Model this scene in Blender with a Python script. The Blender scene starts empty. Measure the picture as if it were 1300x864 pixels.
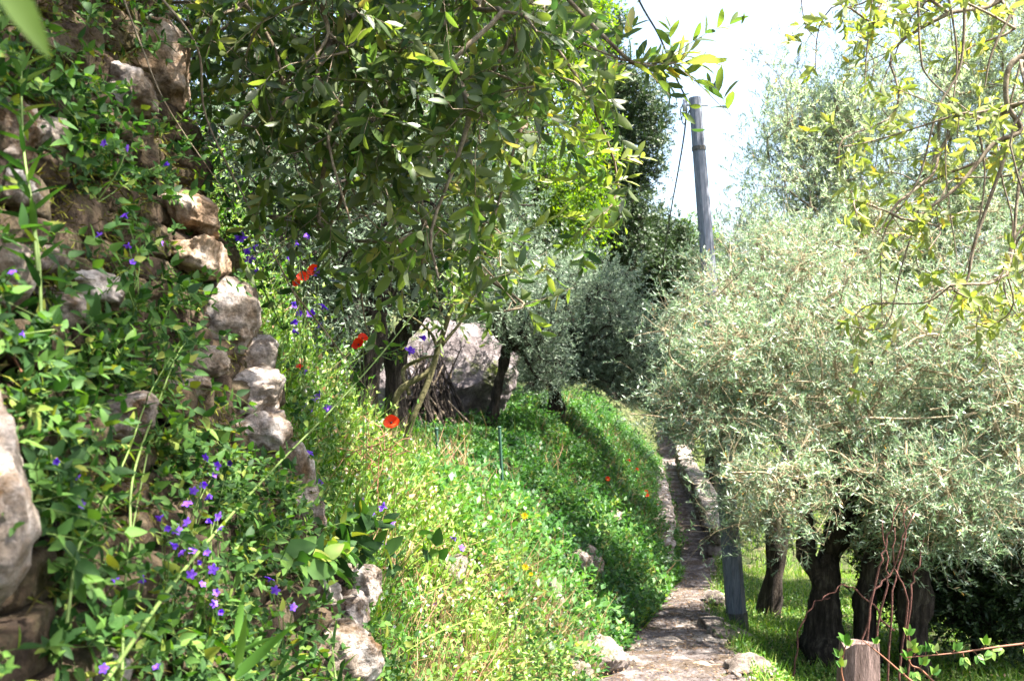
import bpy, math
import numpy as np
R = math.radians
C = bpy.context.scene.collection
sc = bpy.context.scene

# ---------------------------------------------------------------- camera, sky, sun, exposure
F = 1200.0                      # focal length in pixels of the 1300 px wide photograph
EYE = 1.6
cam = bpy.data.objects.new('camera', bpy.data.cameras.new('camera')); C.objects.link(cam)
cam.location = (0, 0, EYE); cam.rotation_euler = (R(90), 0, 0)
cam.data.sensor_width = 36; cam.data.lens = F / 1300 * 36
cam.data.clip_start = 0.05; cam.data.clip_end = 2000
cam.data.dof.use_dof = True; cam.data.dof.focus_distance = 3.2; cam.data.dof.aperture_fstop = 8.0
sc.camera = cam
SUN = np.array([0.47, -0.14, 0.88]); SUN /= np.linalg.norm(SUN)
elev = math.asin(SUN[2]); azim = math.atan2(SUN[0], SUN[1])
w = bpy.data.worlds.new('World'); sc.world = w; w.use_nodes = True
nt = w.node_tree; bg = nt.nodes['Background']
sky = nt.nodes.new('ShaderNodeTexSky'); sky.sky_type = 'NISHITA'; sky.sun_disc = False
sky.sun_elevation = elev; sky.sun_rotation = azim; sky.air_density = 1.0; sky.dust_density = 3.5; sky.ozone_density = 1.0
nt.links.new(sky.outputs[0], bg.inputs[0]); bg.inputs[1].default_value = 0.095
sun = bpy.data.objects.new('sun', bpy.data.lights.new('sun', 'SUN')); C.objects.link(sun)
sun.data.energy = 5.0; sun.data.angle = R(0.5); sun.data.color = (1.0, 0.95, 0.86)
sun.rotation_euler = (math.pi/2 - elev, 0, -azim + math.pi)
sun.location = (10, 10, 30)
sc.view_settings.view_transform = 'Standard'; sc.view_settings.look = 'None'
sc.view_settings.exposure = 2.75; sc.view_settings.gamma = 1.0
sc.cycles.max_bounces = 6; sc.cycles.diffuse_bounces = 3; sc.cycles.glossy_bounces = 2
sc.cycles.transmission_bounces = 4; sc.cycles.transparent_max_bounces = 4
sc.cycles.sample_clamp_indirect = 4.0

# ---------------------------------------------------------------- helpers
rng = np.random.default_rng(7)
def at(px, py, D): return np.array([(px-650)/F*D, D, EYE+(432-py)/F*D])
def nrm(v): return v / np.maximum(np.linalg.norm(v, axis=-1, keepdims=True), 1e-9)
def rdir(n, r=None): return nrm((r or rng).normal(size=(n, 3)))
def topx(P): P = np.atleast_2d(P); return 650+P[:,0]/P[:,1]*F, 432-(P[:,2]-EYE)/P[:,1]*F

def setp(o, label=None, cat=None, group=None, kind=None):
    if label: o['label'] = label
    if cat: o['category'] = cat
    if group: o['group'] = group
    if kind: o['kind'] = kind
    return o
def empty(name, loc, label, cat, group=None):
    o = bpy.data.objects.new(name, None); C.objects.link(o); o.location = loc; o.empty_display_size = .1
    return setp(o, label, cat, group)

class MB:
    "collects quads and triangles with a per-vertex random value"
    def __init__(s): s.V=[]; s.Fq=[]; s.Ft=[]; s.A=[]; s.n=0
    def add(s, V, Fq=None, A=None, Ft=None):
        V = np.asarray(V, float).reshape(-1, 3)
        if Fq is not None and len(Fq): s.Fq.append(np.asarray(Fq, int)+s.n)
        if Ft is not None and len(Ft): s.Ft.append(np.asarray(Ft, int)+s.n)
        s.V.append(V); s.A.append(np.full(len(V), .5) if A is None else np.broadcast_to(np.asarray(A, float), (len(V),)).copy())
        s.n += len(V)
    def mesh(s, name, mat, smooth=True, origin=None):
        V = np.concatenate(s.V) if s.V else np.zeros((0,3)); A = np.concatenate(s.A) if s.A else np.zeros(0)
        if origin is not None: V = V - np.asarray(origin)
        me = bpy.data.meshes.new(name)
        q = np.concatenate(s.Fq) if s.Fq else np.zeros((0,4), int)
        t = np.concatenate(s.Ft) if s.Ft else np.zeros((0,3), int)
        me.vertices.add(len(V)); me.vertices.foreach_set('co', V.astype(np.float32).ravel())
        me.loops.add(q.size+t.size); me.loops.foreach_set('vertex_index', np.concatenate([q.ravel(), t.ravel()]).astype(np.int32))
        me.polygons.add(len(q)+len(t))
        st = np.concatenate([np.arange(len(q))*4, q.size+np.arange(len(t))*3]).astype(np.int32)
        me.polygons.foreach_set('loop_start', st)
        me.polygons.foreach_set('use_smooth', np.full(len(st), smooth))
        a = me.attributes.new('rnd', 'FLOAT', 'POINT'); a.data.foreach_set('value', A.astype(np.float32))
        me.update(calc_edges=True)
        for m in (mat if isinstance(mat, (list, tuple)) else [mat]): me.materials.append(m)
        return me
    def build(s, name, mat, parent=None, smooth=True, loc=None):
        if parent is not None: org = np.array(parent.matrix_basis.translation if parent.parent is None else parent.matrix_world.translation)
        else: org = np.zeros(3) if loc is None else np.asarray(loc)
        o = bpy.data.objects.new(name, s.mesh(name, mat, smooth, org)); C.objects.link(o)
        if parent is not None: o.parent = parent
        else: o.location = org
        return o

PROF = {'olive': [.06,.72,1,.72,.03], 'ovate': [.10,.98,.88,.45,.02], 'lance': [.1,.9,.8,.42,.01], 'petal': [.25,.7,1,.85,.15], 'round': [.3,.95,1.,.8,.2]}
def leaves(mb, P, D, N, L, W, kind='lo', prof='olive', fold=.18, curl=.12, A=None):
    n = len(P)
    if n == 0: return
    D = nrm(D); S = nrm(np.cross(D, N)); N = np.cross(S, D)
    L = np.broadcast_to(L, (n,))[:,None]; W = np.broadcast_to(W, (n,))[:,None]
    curl = np.broadcast_to(curl, (n,))[:,None]
    if A is None: A = rng.random(n)
    c = lambda t: P + D*L*t - N*L*curl*t*t
    if kind == 'lo':
        V = np.stack([c(0), c(.42)+S*W*.5+N*W*fold, c(1), c(.42)-S*W*.5+N*W*fold], 1)
        Fq = np.array([[0,1,2,3]]); k = 4
    elif kind == 'mid':
        V = np.stack([c(0), c(.45)+S*W*.5+N*W*fold, c(1), c(.45)-S*W*.5+N*W*fold, c(.5)], 1)
        Fq = np.array([[0,1,2,4],[0,4,2,3]]); k = 5
    else:
        ts = [0,.2,.5,.8,1]; pr = PROF[prof]; vs = []
        for t, p in zip(ts, pr):
            vs += [c(t)+S*W*.5*p+N*W*fold*p, c(t), c(t)-S*W*.5*p+N*W*fold*p]
        V = np.stack(vs, 1); k = 15
        Fq = np.array([[3*i+j, 3*i+j+3, 3*i+j+4, 3*i+j+1] for i in range(4) for j in range(2)])
    FF = (Fq[None] + (np.arange(n)*k)[:,None,None]).reshape(-1,4)
    mb.add(V.reshape(-1,3), FF, np.repeat(A, k))

def stems(mb, pts, rad, k=3, A=None):
    "pts (n,s,3) rad (n,s) tubes, vectorised"
    n, s, _ = pts.shape
    if n == 0: return
    T = nrm(np.gradient(pts, axis=1)) if s > 2 else nrm(np.repeat(pts[:,1:]-pts[:,:1], 2, 1))
    ref = np.where(np.abs(T[...,2:3]) > .9, np.array([1.,0,0]), np.array([0,0,1.]))
    U = nrm(np.cross(T, ref)); Vv = np.cross(T, U)
    a = np.arange(k)*2*np.pi/k
    V = pts[:,:,None,:] + rad[:,:,None,None]*(np.cos(a)[None,None,:,None]*U[:,:,None,:] + np.sin(a)[None,None,:,None]*Vv[:,:,None,:])
    f = []
    for i in range(s-1):
        for j in range(k):
            f.append([i*k+j, i*k+(j+1)%k, (i+1)*k+(j+1)%k, (i+1)*k+j])
    FF = (np.array(f)[None] + (np.arange(n)*s*k)[:,None,None]).reshape(-1,4)
    if A is None: A = rng.random(n)
    mb.add(V.reshape(-1,3), FF, np.repeat(np.broadcast_to(A, (n,)), s*k))

def smooth_poly(P, R_, sub=4):
    P = np.asarray(P, float); R_ = np.asarray(R_, float); n = len(P)
    if n < 3: t = np.linspace(0, n-1, (n-1)*sub+1); return np.stack([np.interp(t, range(n), P[:,i]) for i in range(3)], 1), np.interp(t, range(n), R_)
    out = []; rr = []
    E = np.vstack([2*P[0]-P[1], P, 2*P[-1]-P[-2]])
    for i in range(n-1):
        p0,p1,p2,p3 = E[i:i+4]
        for j in range(sub):
            t = j/sub
            out.append(.5*((2*p1)+(-p0+p2)*t+(2*p0-5*p1+4*p2-p3)*t*t+(-p0+3*p1-3*p2+p3)*t**3)); rr.append(R_[i]*(1-t)+R_[i+1]*t)
    out.append(P[-1]); rr.append(R_[-1])
    return np.array(out), np.array(rr)

def tube(mb, P, rad, k=6, A=.5, rough=0., cap=True, r=rng):
    P = np.asarray(P, float); n = len(P); rad = np.broadcast_to(rad, (n,))
    T = nrm(np.gradient(P, axis=0)); u = nrm(np.cross(T[0], [0.3,.9,.1]))
    Vs = []
    a = np.arange(k)*2*np.pi/k; ph = r.random(3)*6.28
    for i in range(n):
        u = nrm(u - T[i]*np.dot(u, T[i])); v = np.cross(T[i], u)
        rr = rad[i]*(1+rough*(np.sin(2*a+ph[0]+i*.35)+.7*np.sin(3*a+ph[1]-i*.5)+.6*r.normal(size=k)*.6))
        Vs.append(P[i]+rr[:,None]*(np.cos(a)[:,None]*u+np.sin(a)[:,None]*v))
    F4 = [[i*k+j, i*k+(j+1)%k, (i+1)*k+(j+1)%k, (i+1)*k+j] for i in range(n-1) for j in range(k)]
    V = np.concatenate(Vs); Ft = None
    if cap:
        V = np.vstack([V, P[0], P[-1]]); m = n*k
        Ft = [[m, (j+1)%k, j] for j in range(k)] + [[m+1, (n-1)*k+j, (n-1)*k+(j+1)%k] for j in range(k)]
    mb.add(V, F4, A, Ft)

def twigs(lb, sb, P, D, l, m, lL, asp, kind='lo', prof='olive', splay=50, grav=.15, stem_r=.0012, jit=.35, up=.35, curl=.12, fold=.15, A=None, Lvar=.25):
    "leafy shoots: opposite leaves along a bent stem"
    n = len(P)
    if n == 0: return
    D = nrm(D); l = np.broadcast_to(l, (n,)).astype(float)
    u = nrm(np.cross(D, rdir(n))); v = np.cross(D, u)
    Z = np.array([0,0,-1.])
    cen = lambda t: P + D*(l*t)[:,None] + Z*(grav*l*t*t)[:,None]
    if sb is not None:
        ts = (0,.5,1.); pts = np.stack([cen(t) for t in ts], 1)
        stems(sb, pts, np.broadcast_to(np.array([1.,.7,.35])*stem_r, (n,3)))
    for j in range(m):
        t = min(1., (j//2*2+1.2)/m); p = cen(t)
        az = (j//2)*1.57 + (j%2)*np.pi + rng.normal(size=n)*jit
        th = R(splay)*(1-.45*t) + rng.normal(size=n)*jit*.6
        rad = np.cos(az)[:,None]*u+np.sin(az)[:,None]*v
        ld = np.cos(th)[:,None]*D + np.sin(th)[:,None]*rad
        N = nrm(D - rad*.5 + np.array([0,0,1.])*up + rng.normal(size=(n,3))*jit*.5)
        size = lL*(1+rng.normal(size=n)*Lvar*.6)*(1-.35*max(0,t-.6)/.4)
        size = np.clip(size, lL*.35, lL*1.7)
        a = rng.random(n) if A is None else np.clip(np.broadcast_to(A, (n,)) + rng.normal(size=n)*.15, 0, 1)
        leaves(lb, p, ld, N, size, size*asp, kind, prof, fold, curl, a)

def vnoise(P, seed=0):
    P = np.asarray(P, float); i = np.floor(P).astype(np.int64); f = P-i; f = f*f*(3-2*f); out = 0
    def h(a, b, c):
        n = (a*374761393+b*668265263+c*2147483647+seed*974711) & 0x7fffffff
        n = ((n ^ (n >> 13))*1274126177) & 0x7fffffff; n = n ^ (n >> 16); return (n & 0xffff)/65535.
    for dx in (0,1):
        for dy in (0,1):
            for dz in (0,1):
                wt = (f[:,0] if dx else 1-f[:,0])*(f[:,1] if dy else 1-f[:,1])*(f[:,2] if dz else 1-f[:,2])
                out = out+wt*h(i[:,0]+dx, i[:,1]+dy, i[:,2]+dz)
    return out*2-1
def fbm(P, seed=0, o=5, ridge=False):
    t = 0; a = 1.; P = np.asarray(P, float)
    for k in range(o):
        n = vnoise(P*2.03**k+17.3*k, seed+k); t = t+a*((1-2*np.abs(n)) if ridge else n); a *= .52
    return t
# ---------------------------------------------------------------- materials
def M_new(name):
    m = bpy.data.materials.new(name); m.use_nodes = True; t = m.node_tree; t.nodes.clear()
    return m, t, (lambda k, **kw: _node(t, k, kw))
def _node(t, k, kw):
    n = t.nodes.new('ShaderNode'+k)
    for a, b in kw.items(): setattr(n, a, b)
    return n
def ramp(nd, stops, interp='LINEAR'):
    r = nd('ValToRGB'); e = r.color_ramp.elements; r.color_ramp.interpolation = interp
    while len(e) < len(stops): e.new(.5)
    for i, (p, c) in enumerate(stops): e[i].position = p; e[i].color = (*c, 1)
    return r
def leaf_mat(name, stops, trans=.35, rough=.45, spec=.4, tcol=1.6, back=None):
    m, t, nd = M_new(name)
    at_ = nd('Attribute', attribute_name='rnd'); r = ramp(nd, stops); t.links.new(at_.outputs['Fac'], r.inputs[0])
    col = r.outputs[0]
    if back:
        g = nd('NewGeometry'); mx = nd('MixRGB'); mx.inputs[2].default_value = (*back, 1)
        ml = nd('Math', operation='MULTIPLY'); ml.inputs[1].default_value = .65
        t.links.new(g.outputs['Backfacing'], ml.inputs[0]); t.links.new(ml.outputs[0], mx.inputs[0]); t.links.new(col, mx.inputs[1]); col = mx.outputs[0]
    p = nd('BsdfPrincipled'); p.inputs['Roughness'].default_value = rough; p.inputs['Specular IOR Level'].default_value = spec
    t.links.new(col, p.inputs['Base Color'])
    tr = nd('BsdfTranslucent'); hs = nd('HueSaturation'); hs.inputs['Value'].default_value = tcol; hs.inputs['Saturation'].default_value = 1.15; hs.inputs['Hue'].default_value = .492
    t.links.new(r.outputs[0], hs.inputs['Color']); t.links.new(hs.outputs[0], tr.inputs[0])
    mx = nd('MixShader'); mx.inputs[0].default_value = trans; o = nd('OutputMaterial')
    t.links.new(p.outputs[0], mx.inputs[1]); t.links.new(tr.outputs[0], mx.inputs[2]); t.links.new(mx.outputs[0], o.inputs[0])
    return m
def rough_mat(name, stops, scale=6., rough=.9, bump=.4, bscale=30., detail=8., spots=None, spots_scale=14., spots_at=(.55,.62), stretch=None, spec=.2):
    m, t, nd = M_new(name)
    tc = nd('TexCoord'); src = tc.outputs['Object']
    if stretch:
        mp = nd('Mapping'); mp.inputs['Scale'].default_value = stretch; t.links.new(src, mp.inputs[0]); src = mp.outputs[0]
    n1 = nd('TexNoise'); n1.inputs['Scale'].default_value = scale; n1.inputs['Detail'].default_value = detail; n1.inputs['Roughness'].default_value = .65
    t.links.new(src, n1.inputs['Vector']); stops = [(.5+(p_-.5)*.62, c_) for p_, c_ in stops]; r = ramp(nd, stops); t.links.new(n1.outputs[0], r.inputs[0]); col = r.outputs[0]
    if spots:
        n3 = nd('TexNoise'); n3.inputs['Scale'].default_value = spots_scale; n3.inputs['Detail'].default_value = 6; n3.inputs['Roughness'].default_value = .7
        t.links.new(src, n3.inputs['Vector']); r3 = ramp(nd, [(spots_at[0], (0,0,0)), (spots_at[1], (1,1,1))]); t.links.new(n3.outputs[0], r3.inputs[0])
        mx = nd('MixRGB'); mx.inputs[2].default_value = (*spots, 1); t.links.new(r3.outputs[0], mx.inputs[0]); t.links.new(col, mx.inputs[1]); col = mx.outputs[0]
    n4 = nd('TexNoise'); n4.inputs['Scale'].default_value = scale*7; n4.inputs['Detail'].default_value = 5; n4.inputs['Roughness'].default_value = .75; t.links.new(src, n4.inputs['Vector'])
    r4 = ramp(nd, [(.36,(.45,.45,.45)),(.52,(1,1,1)),(.7,(1.35,1.33,1.3))]); t.links.new(n4.outputs[0], r4.inputs[0])
    m4 = nd('MixRGB', blend_type='MULTIPLY'); m4.inputs[0].default_value = .8; t.links.new(col, m4.inputs[1]); t.links.new(r4.outputs[0], m4.inputs[2]); col = m4.outputs[0]
    p = nd('BsdfPrincipled'); p.inputs['Roughness'].default_value = rough; p.inputs['Specular IOR Level'].default_value = spec
    t.links.new(col, p.inputs['Base Color'])
    n2 = nd('TexNoise'); n2.inputs['Scale'].default_value = bscale; n2.inputs['Detail'].default_value = 8; n2.inputs['Roughness'].default_value = .7; t.links.new(src, n2.inputs['Vector'])
    b = nd('Bump'); b.inputs['Strength'].default_value = bump; b.inputs['Distance'].default_value = 1.1/bscale
    t.links.new(n2.outputs[0], b.inputs['Height']); t.links.new(b.outputs[0], p.inputs['Normal'])
    o = nd('OutputMaterial'); t.links.new(p.outputs[0], o.inputs[0])
    return m
def plain(name, c, rough=.6, metal=0., trans=0.):
    m, t, nd = M_new(name); p = nd('BsdfPrincipled'); p.inputs['Base Color'].default_value = (*c, 1); p.inputs['Roughness'].default_value = rough; p.inputs['Metallic'].default_value = metal
    o = nd('OutputMaterial')
    if trans:
        tr = nd('BsdfTranslucent'); tr.inputs[0].default_value = (*c, 1); mx = nd('MixShader'); mx.inputs[0].default_value = trans
        t.links.new(p.outputs[0], mx.inputs[1]); t.links.new(tr.outputs[0], mx.inputs[2]); t.links.new(mx.outputs[0], o.inputs[0])
    else: t.links.new(p.outputs[0], o.inputs[0])
    return m

M = {}
M['big_leaf'] = leaf_mat('oak_leaf', [(0,(.018,.042,.012)),(.5,(.052,.09,.020)),(.93,(.115,.16,.034)),(1,(.20,.18,.05))], .45, .42, .5, 2.2, back=(.12,.14,.065))
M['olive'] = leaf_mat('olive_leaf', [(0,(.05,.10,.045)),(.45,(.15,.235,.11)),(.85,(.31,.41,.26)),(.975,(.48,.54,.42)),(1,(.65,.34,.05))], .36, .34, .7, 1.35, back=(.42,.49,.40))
M['olive_airy'] = leaf_mat('airy_olive_leaf', [(0,(.12,.18,.08)),(.45,(.26,.34,.18)),(.85,(.42,.50,.32)),(.98,(.5,.55,.4)),(1,(.65,.34,.05))], .5, .34, .7, 1.5, back=(.5,.55,.45))  # olive leaf copy, lightened to stand for sky light on the tall tree
M['olive_shade'] = leaf_mat('shaded_olive_leaf', [(0,(.05,.085,.05)),(.5,(.13,.19,.115)),(1,(.29,.36,.24))], .32, .42, .5, 1.3, back=(.28,.34,.26))  # darker copy of the olive leaf, shade put into its colour
M['pale_leaf'] = leaf_mat('pale_leaf', [(0,(.10,.14,.03)),(.5,(.18,.23,.05)),(.9,(.27,.31,.09)),(1,(.42,.33,.06))], .42, .45, .4, 1.5, back=(.24,.26,.12))
M['dark_oak'] = leaf_mat('dark_oak_leaf', [(0,(.012,.028,.010)),(.6,(.028,.055,.016)),(1,(.06,.09,.03))], .2, .5, .35, 1.4)
M['bright'] = leaf_mat('deciduous_leaf', [(0,(.03,.08,.012)),(.5,(.08,.16,.018)),(1,(.20,.29,.03))], .5, .5, .3, 1.7)
M['weed'] = leaf_mat('weed_leaf', [(0,(.013,.046,.012)),(.5,(.036,.108,.022)),(.9,(.08,.18,.034)),(1,(.18,.22,.05))], .35, .5, .35, 1.6)
M['creeper'] = leaf_mat('creeper_leaf', [(0,(.014,.042,.010)),(.5,(.034,.088,.018)),(.88,(.085,.17,.03)),(1,(.2,.22,.04))], .38, .62, .22, 1.5)
M['lush'] = leaf_mat('lush_leaf', [(0,(.03,.10,.015)),(.5,(.085,.19,.028)),(.85,(.20,.29,.055)),(.97,(.30,.36,.14)),(1,(.40,.24,.14))], .36, .45, .4, 1.25)
M['grass'] = leaf_mat('grass_blade', [(0,(.06,.15,.015)),(.55,(.12,.24,.025)),(.85,(.22,.32,.05)),(1,(.38,.33,.14))], .4, .5, .3, 1.4)
M['dry'] = leaf_mat('dry_grass', [(0,(.22,.17,.07)),(.5,(.34,.24,.12)),(1,(.42,.22,.16))], .35, .7, .2, 1.2)
M['deadleaf'] = leaf_mat('dead_leaf', [(0,(.05,.03,.018)),(.5,(.12,.07,.04)),(1,(.26,.18,.11))], .1, .8, .2, 1.2)
M['wilt'] = leaf_mat('wilted_leaf', [(0,(.05,.09,.025)),(.6,(.12,.14,.04)),(1,(.24,.17,.06))], .3, .7, .2, 1.3)
M['purple'] = leaf_mat('purple_petal', [(0,(.13,.05,.50)),(.5,(.20,.075,.62)),(1,(.30,.13,.70))], .4, .5, .2, 1.2)
M['red'] = leaf_mat('poppy_petal', [(0,(.75,.035,.012)),(1,(.85,.09,.02))], .4, .5, .2, 1.1)
M['yellow'] = leaf_mat('yellow_petal', [(0,(.8,.5,.01)),(1,(.85,.62,.02))], .35, .5, .2, 1.1)
M['white'] = leaf_mat('pale_petal', [(0,(.62,.55,.62)),(1,(.8,.76,.74))], .35, .5, .2, 1.1)
M['stem'] = leaf_mat('green_stem', [(0,(.07,.13,.025)),(1,(.16,.22,.06))], .15, .6, .3, 1.2)
M['redstem'] = leaf_mat('red_stem', [(0,(.14,.05,.03)),(1,(.24,.11,.06))], .05, .6, .3, 1.2)
M['twig'] = rough_mat('twig_bark', [(.3,(.10,.07,.045)),(.7,(.26,.21,.15))], 20, .85, .3, 60)
M['paletwig'] = rough_mat('pale_twig_bark', [(.3,(.22,.17,.10)),(.7,(.42,.34,.22))], 20, .85, .3, 60)
M['bark'] = rough_mat('rough_bark', [(.3,(.018,.013,.010)),(.55,(.048,.036,.028)),(.75,(.11,.09,.07))], 9, .95, 1.0, 22, stretch=(3,3,.5))
M['stone'] = rough_mat('limestone', [(.2,(.085,.065,.05)),(.42,(.24,.195,.155)),(.56,(.40,.34,.30)),(.8,(.58,.54,.51))], 13, .95, 1., 42, spots=(.10,.06,.03), spots_scale=11, spots_at=(.47,.64))
M['brownstone'] = rough_mat('brown_limestone', [(.2,(.028,.018,.012)),(.5,(.105,.072,.048)),(.8,(.32,.26,.215))], 12, .95, 1., 40, spots=(.05,.04,.012), spots_scale=12, spots_at=(.44,.62))
M['warmstone'] = rough_mat('tan_limestone', [(.2,(.13,.08,.045)),(.5,(.34,.23,.15)),(.8,(.58,.48,.40))], 12, .95, 1., 40, spots=(.07,.045,.02), spots_scale=10, spots_at=(.5,.68))
M['pathstone'] = rough_mat('path_stone', [(.3,(.15,.12,.10)),(.5,(.31,.26,.22)),(.75,(.46,.40,.35))], 5, .92, .7, 25, spots=(.13,.10,.06), spots_scale=6, spots_at=(.52,.66))
M['darkstone'] = rough_mat('weathered_stone', [(.3,(.07,.055,.045)),(.5,(.19,.155,.135)),(.75,(.34,.29,.26))], 6, .95, .9, 26, spots=(.07,.075,.02), spots_scale=5, spots_at=(.53,.66))
M['boulder'] = rough_mat('boulder_rock', [(.2,(.07,.055,.055)),(.5,(.20,.17,.17)),(.8,(.33,.29,.29))], 3, .95, 1.0, 12, spots=(.09,.12,.02), spots_scale=2.2, spots_at=(.56,.66))
M['soil'] = rough_mat('dark_soil', [(.3,(.010,.008,.005)),(.55,(.03,.021,.013)),(.8,(.075,.05,.03))], 14, .98, 1.0, 40)
M['ground'] = rough_mat('weedy_ground', [(.3,(.03,.035,.012)),(.5,(.055,.075,.02)),(.75,(.12,.10,.06))], 4, .98, .8, 16)
M['path'] = rough_mat('dirt_path', [(.3,(.075,.06,.055)),(.5,(.15,.125,.118)),(.62,(.22,.19,.178)),(.8,(.36,.32,.30))], 7, .97, 1.0, 22, spots=(.09,.065,.045), spots_scale=3, spots_at=(.5,.6))
M['concrete'] = rough_mat('pole_concrete', [(.2,(.10,.108,.13)),(.5,(.15,.16,.19)),(.8,(.20,.21,.24))], 2, .8, .25, 60, stretch=(6,6,.5), spots=(.09,.095,.11), spots_scale=2, spots_at=(.55,.75))
M['pitch'] = rough_mat('dark_pole_foot', [(.3,(.05,.05,.045)),(.7,(.12,.11,.10))], 6, .9, .4, 40)
M['cable'] = plain('cable_sheath', (.03,.03,.035), .6)
M['metal'] = plain('galvanised_metal', (.4,.4,.42), .5, .6)
M['stake'] = plain('green_painted_stake', (.02,.06,.04), .5)
M['wood'] = rough_mat('grey_red_wood', [(.25,(.09,.06,.05)),(.75,(.27,.19,.17))], 10, .9, .8, 30, stretch=(3,3,.4))
M['vine'] = rough_mat('vine_bark', [(.3,(.06,.025,.02)),(.7,(.17,.075,.06))], 12, .8, .5, 50)
M['moss'] = leaf_mat('moss_fronds', [(0,(.025,.018,.008)),(.5,(.065,.052,.013)),(.9,(.11,.13,.02)),(1,(.2,.2,.03))], .2, .8, .1, 1.2)

# ---------------------------------------------------------------- terrain
KY = [-8, 0, 3, 4.5, 6, 7.5, 9, 11.5, 14, 18, 22, 30, 40, 60, 120]
KL = [-.6,-.4,-.1,.15,.45,.875,1.29,1.95,2.4,2.97,3.5,4.5,6.6,11,24]
KR = [.5,.65,1.0,1.25,1.55,1.74,1.9,2.47,3.08,3.65,4.05,5.2,7.4,12,25.5]
KZ = [-1.5,-1.6,-1.75,-1.95,-2.16,-2.39,-2.61,-2.95,-3.13,-3.27,-3.26,-2.9,-1.9,0,3]
def iy(y, V): return np.interp(y, KY, V)
def sst(a, b, x): t = np.clip((x-a)/(b-a), 0, 1); return t*t*(3-2*t)
def bumps(x, y, s=1.):
    return (np.sin(x*2.1*s+y*1.3*s)*.5+np.sin(x*4.7*s-y*3.1*s+1.3)*.3+np.sin(x*9.3*s+y*8.1*s+.7)*.15+np.sin(-x*17*s+y*15*s)*.08)
def G(x, y):
    x = np.asarray(x, float); y = np.asarray(y, float)
    L = iy(y, KL); Rr = iy(y, KR); Z = iy(y, KZ)
    T = np.interp(y, [0,3,4,5,7,9,14,18,22,30,40,60,120], [-.9,-.75,-.7,-.85,-1.0,-1.05,-1.14,-1.2,-1.5,-1.2,.2,3,9])
    ww = np.interp(y, [0,3,5,7,9,14,18,22,30,60], [.45,.5,.8,1.05,1.4,1.8,1.6,1.5,2.2,4])
    s = np.clip((L-x)/ww, 0, 1); e = np.maximum(0, L-ww-x)
    near = 1-sst(4.2, 6.2, y)
    zl = Z+(T-Z)*s**.8*(1-.0*s) + e*(.05+.02*y*0) + near*np.minimum(1.7, 1.45*e) + np.minimum(np.maximum(0, -3.2-x), 18)*.55*(1-near*.6)
    er = np.maximum(0, x-Rr)
    zr = Z-.25*sst(0, .5, er)-.03*er-.2*sst(13, 15, y)*sst(0, .6, er)-np.minimum(np.maximum(0, er-6), 40)*.22
    z = np.where(x < L, zl, np.where(x > Rr, zr, Z))
    off = np.where((x > L) & (x < Rr), .02, .05)
    return z + EYE + off*bumps(x, y, 1.2)
def grid(xs, ys, fz):
    X, Y = np.meshgrid(xs, ys); Zz = fz(X, Y); V = np.stack([X, Y, Zz], -1).reshape(-1,3)
    nx, ny = len(xs), len(ys); i = np.arange(nx*ny).reshape(ny, nx)
    Fq = np.stack([i[:-1,:-1], i[:-1,1:], i[1:,1:], i[1:,:-1]], -1).reshape(-1,4)
    return V, Fq
xs = np.concatenate([-np.geomspace(300, 8, 22), np.linspace(-7.8, 9, 210), np.geomspace(9.4, 300, 22)])
ys = np.concatenate([np.linspace(-30, 0, 12)[:-1], np.linspace(0, 24, 260), np.geomspace(24.5, 600, 50)])
mb = MB(); V, Fq = grid(xs, ys, G); mb.add(V, Fq); setp(mb.build('ground', M['ground']), kind='structure')
# path: own sheet above the ground
mb = MB(); us = np.linspace(0, 1, 26); ysp = np.concatenate([np.linspace(-1, 24, 330), np.linspace(24.3, 60, 60)])
rows = []
for y in ysp:
    L = iy(y, KL)-.04+.04*math.sin(y*3.7)+.03*math.sin(y*9.1); Rr = iy(y, KR)+.05+.05*math.sin(y*2.9+1)+.03*math.sin(y*7.7)
    x = L+(Rr-L)*us; step = .05*(np.abs(((y*.9+.15*np.sin(x*7))%1)-.5)-.25)*(1 if y < 10 else .3)
    z = G(np.clip(x, iy(y, KL)+.01, iy(y, KR)-.01), y)+.02+step+.010*vnoise(np.stack([x*9,x*0+y*9,x*0],1),2)+.006*vnoise(np.stack([x*26,x*0+y*26,x*0],1),3)
    z -= .05*(np.abs(us-.5)*2)**6
    rows.append(np.stack([x, np.full_like(x, y), z], 1))
V = np.concatenate(rows); i = np.arange(len(V)).reshape(len(ysp), len(us))
mb.add(V, np.stack([i[:-1,:-1], i[:-1,1:], i[1:,1:], i[1:,:-1]], -1).reshape(-1,4)); setp(mb.build('path', M['path']), kind='structure')

# ---------------------------------------------------------------- rocks
import bmesh
_ico = {}
def ico(sub):
    if sub not in _ico:
        b = bmesh.new(); bmesh.ops.create_icosphere(b, subdivisions=sub, radius=1); b.verts.ensure_lookup_table()
        _ico[sub] = (np.array([v.co[:] for v in b.verts]), np.array([[v.index for v in f.verts] for f in b.faces])); b.free()
    return _ico[sub]
def rock_verts(size, seed, sub=4, rough=.16, square=.5):
    r = np.random.default_rng(seed); V, Ft = ico(sub); V = V.copy()
    for _ in range(13):                                   # chop with planes: angular faces
        n = nrm(r.normal(size=3)); d = r.uniform(.50, .88); h = V@n
        V -= np.maximum(0, h-d)[:,None]*n*.93
    V = np.sign(V)*np.abs(V)**(1-.3*square)
    asp = np.asarray(size)/np.max(size); Q = V*asp
    dd = .9*fbm(Q*1.3, seed, 3)+.55*fbm(Q*3.2, seed+50, 4, True)*.6+.16*fbm(Q*11, seed+90, 2)
    nV = nrm(V); V = V+nV*(rough*1.5*dd)[:,None]; V = (V-(V.max(0)+V.min(0))/2)/((V.max(0)-V.min(0))/2)
    return V*np.asarray(size)/1.0, Ft
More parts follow.
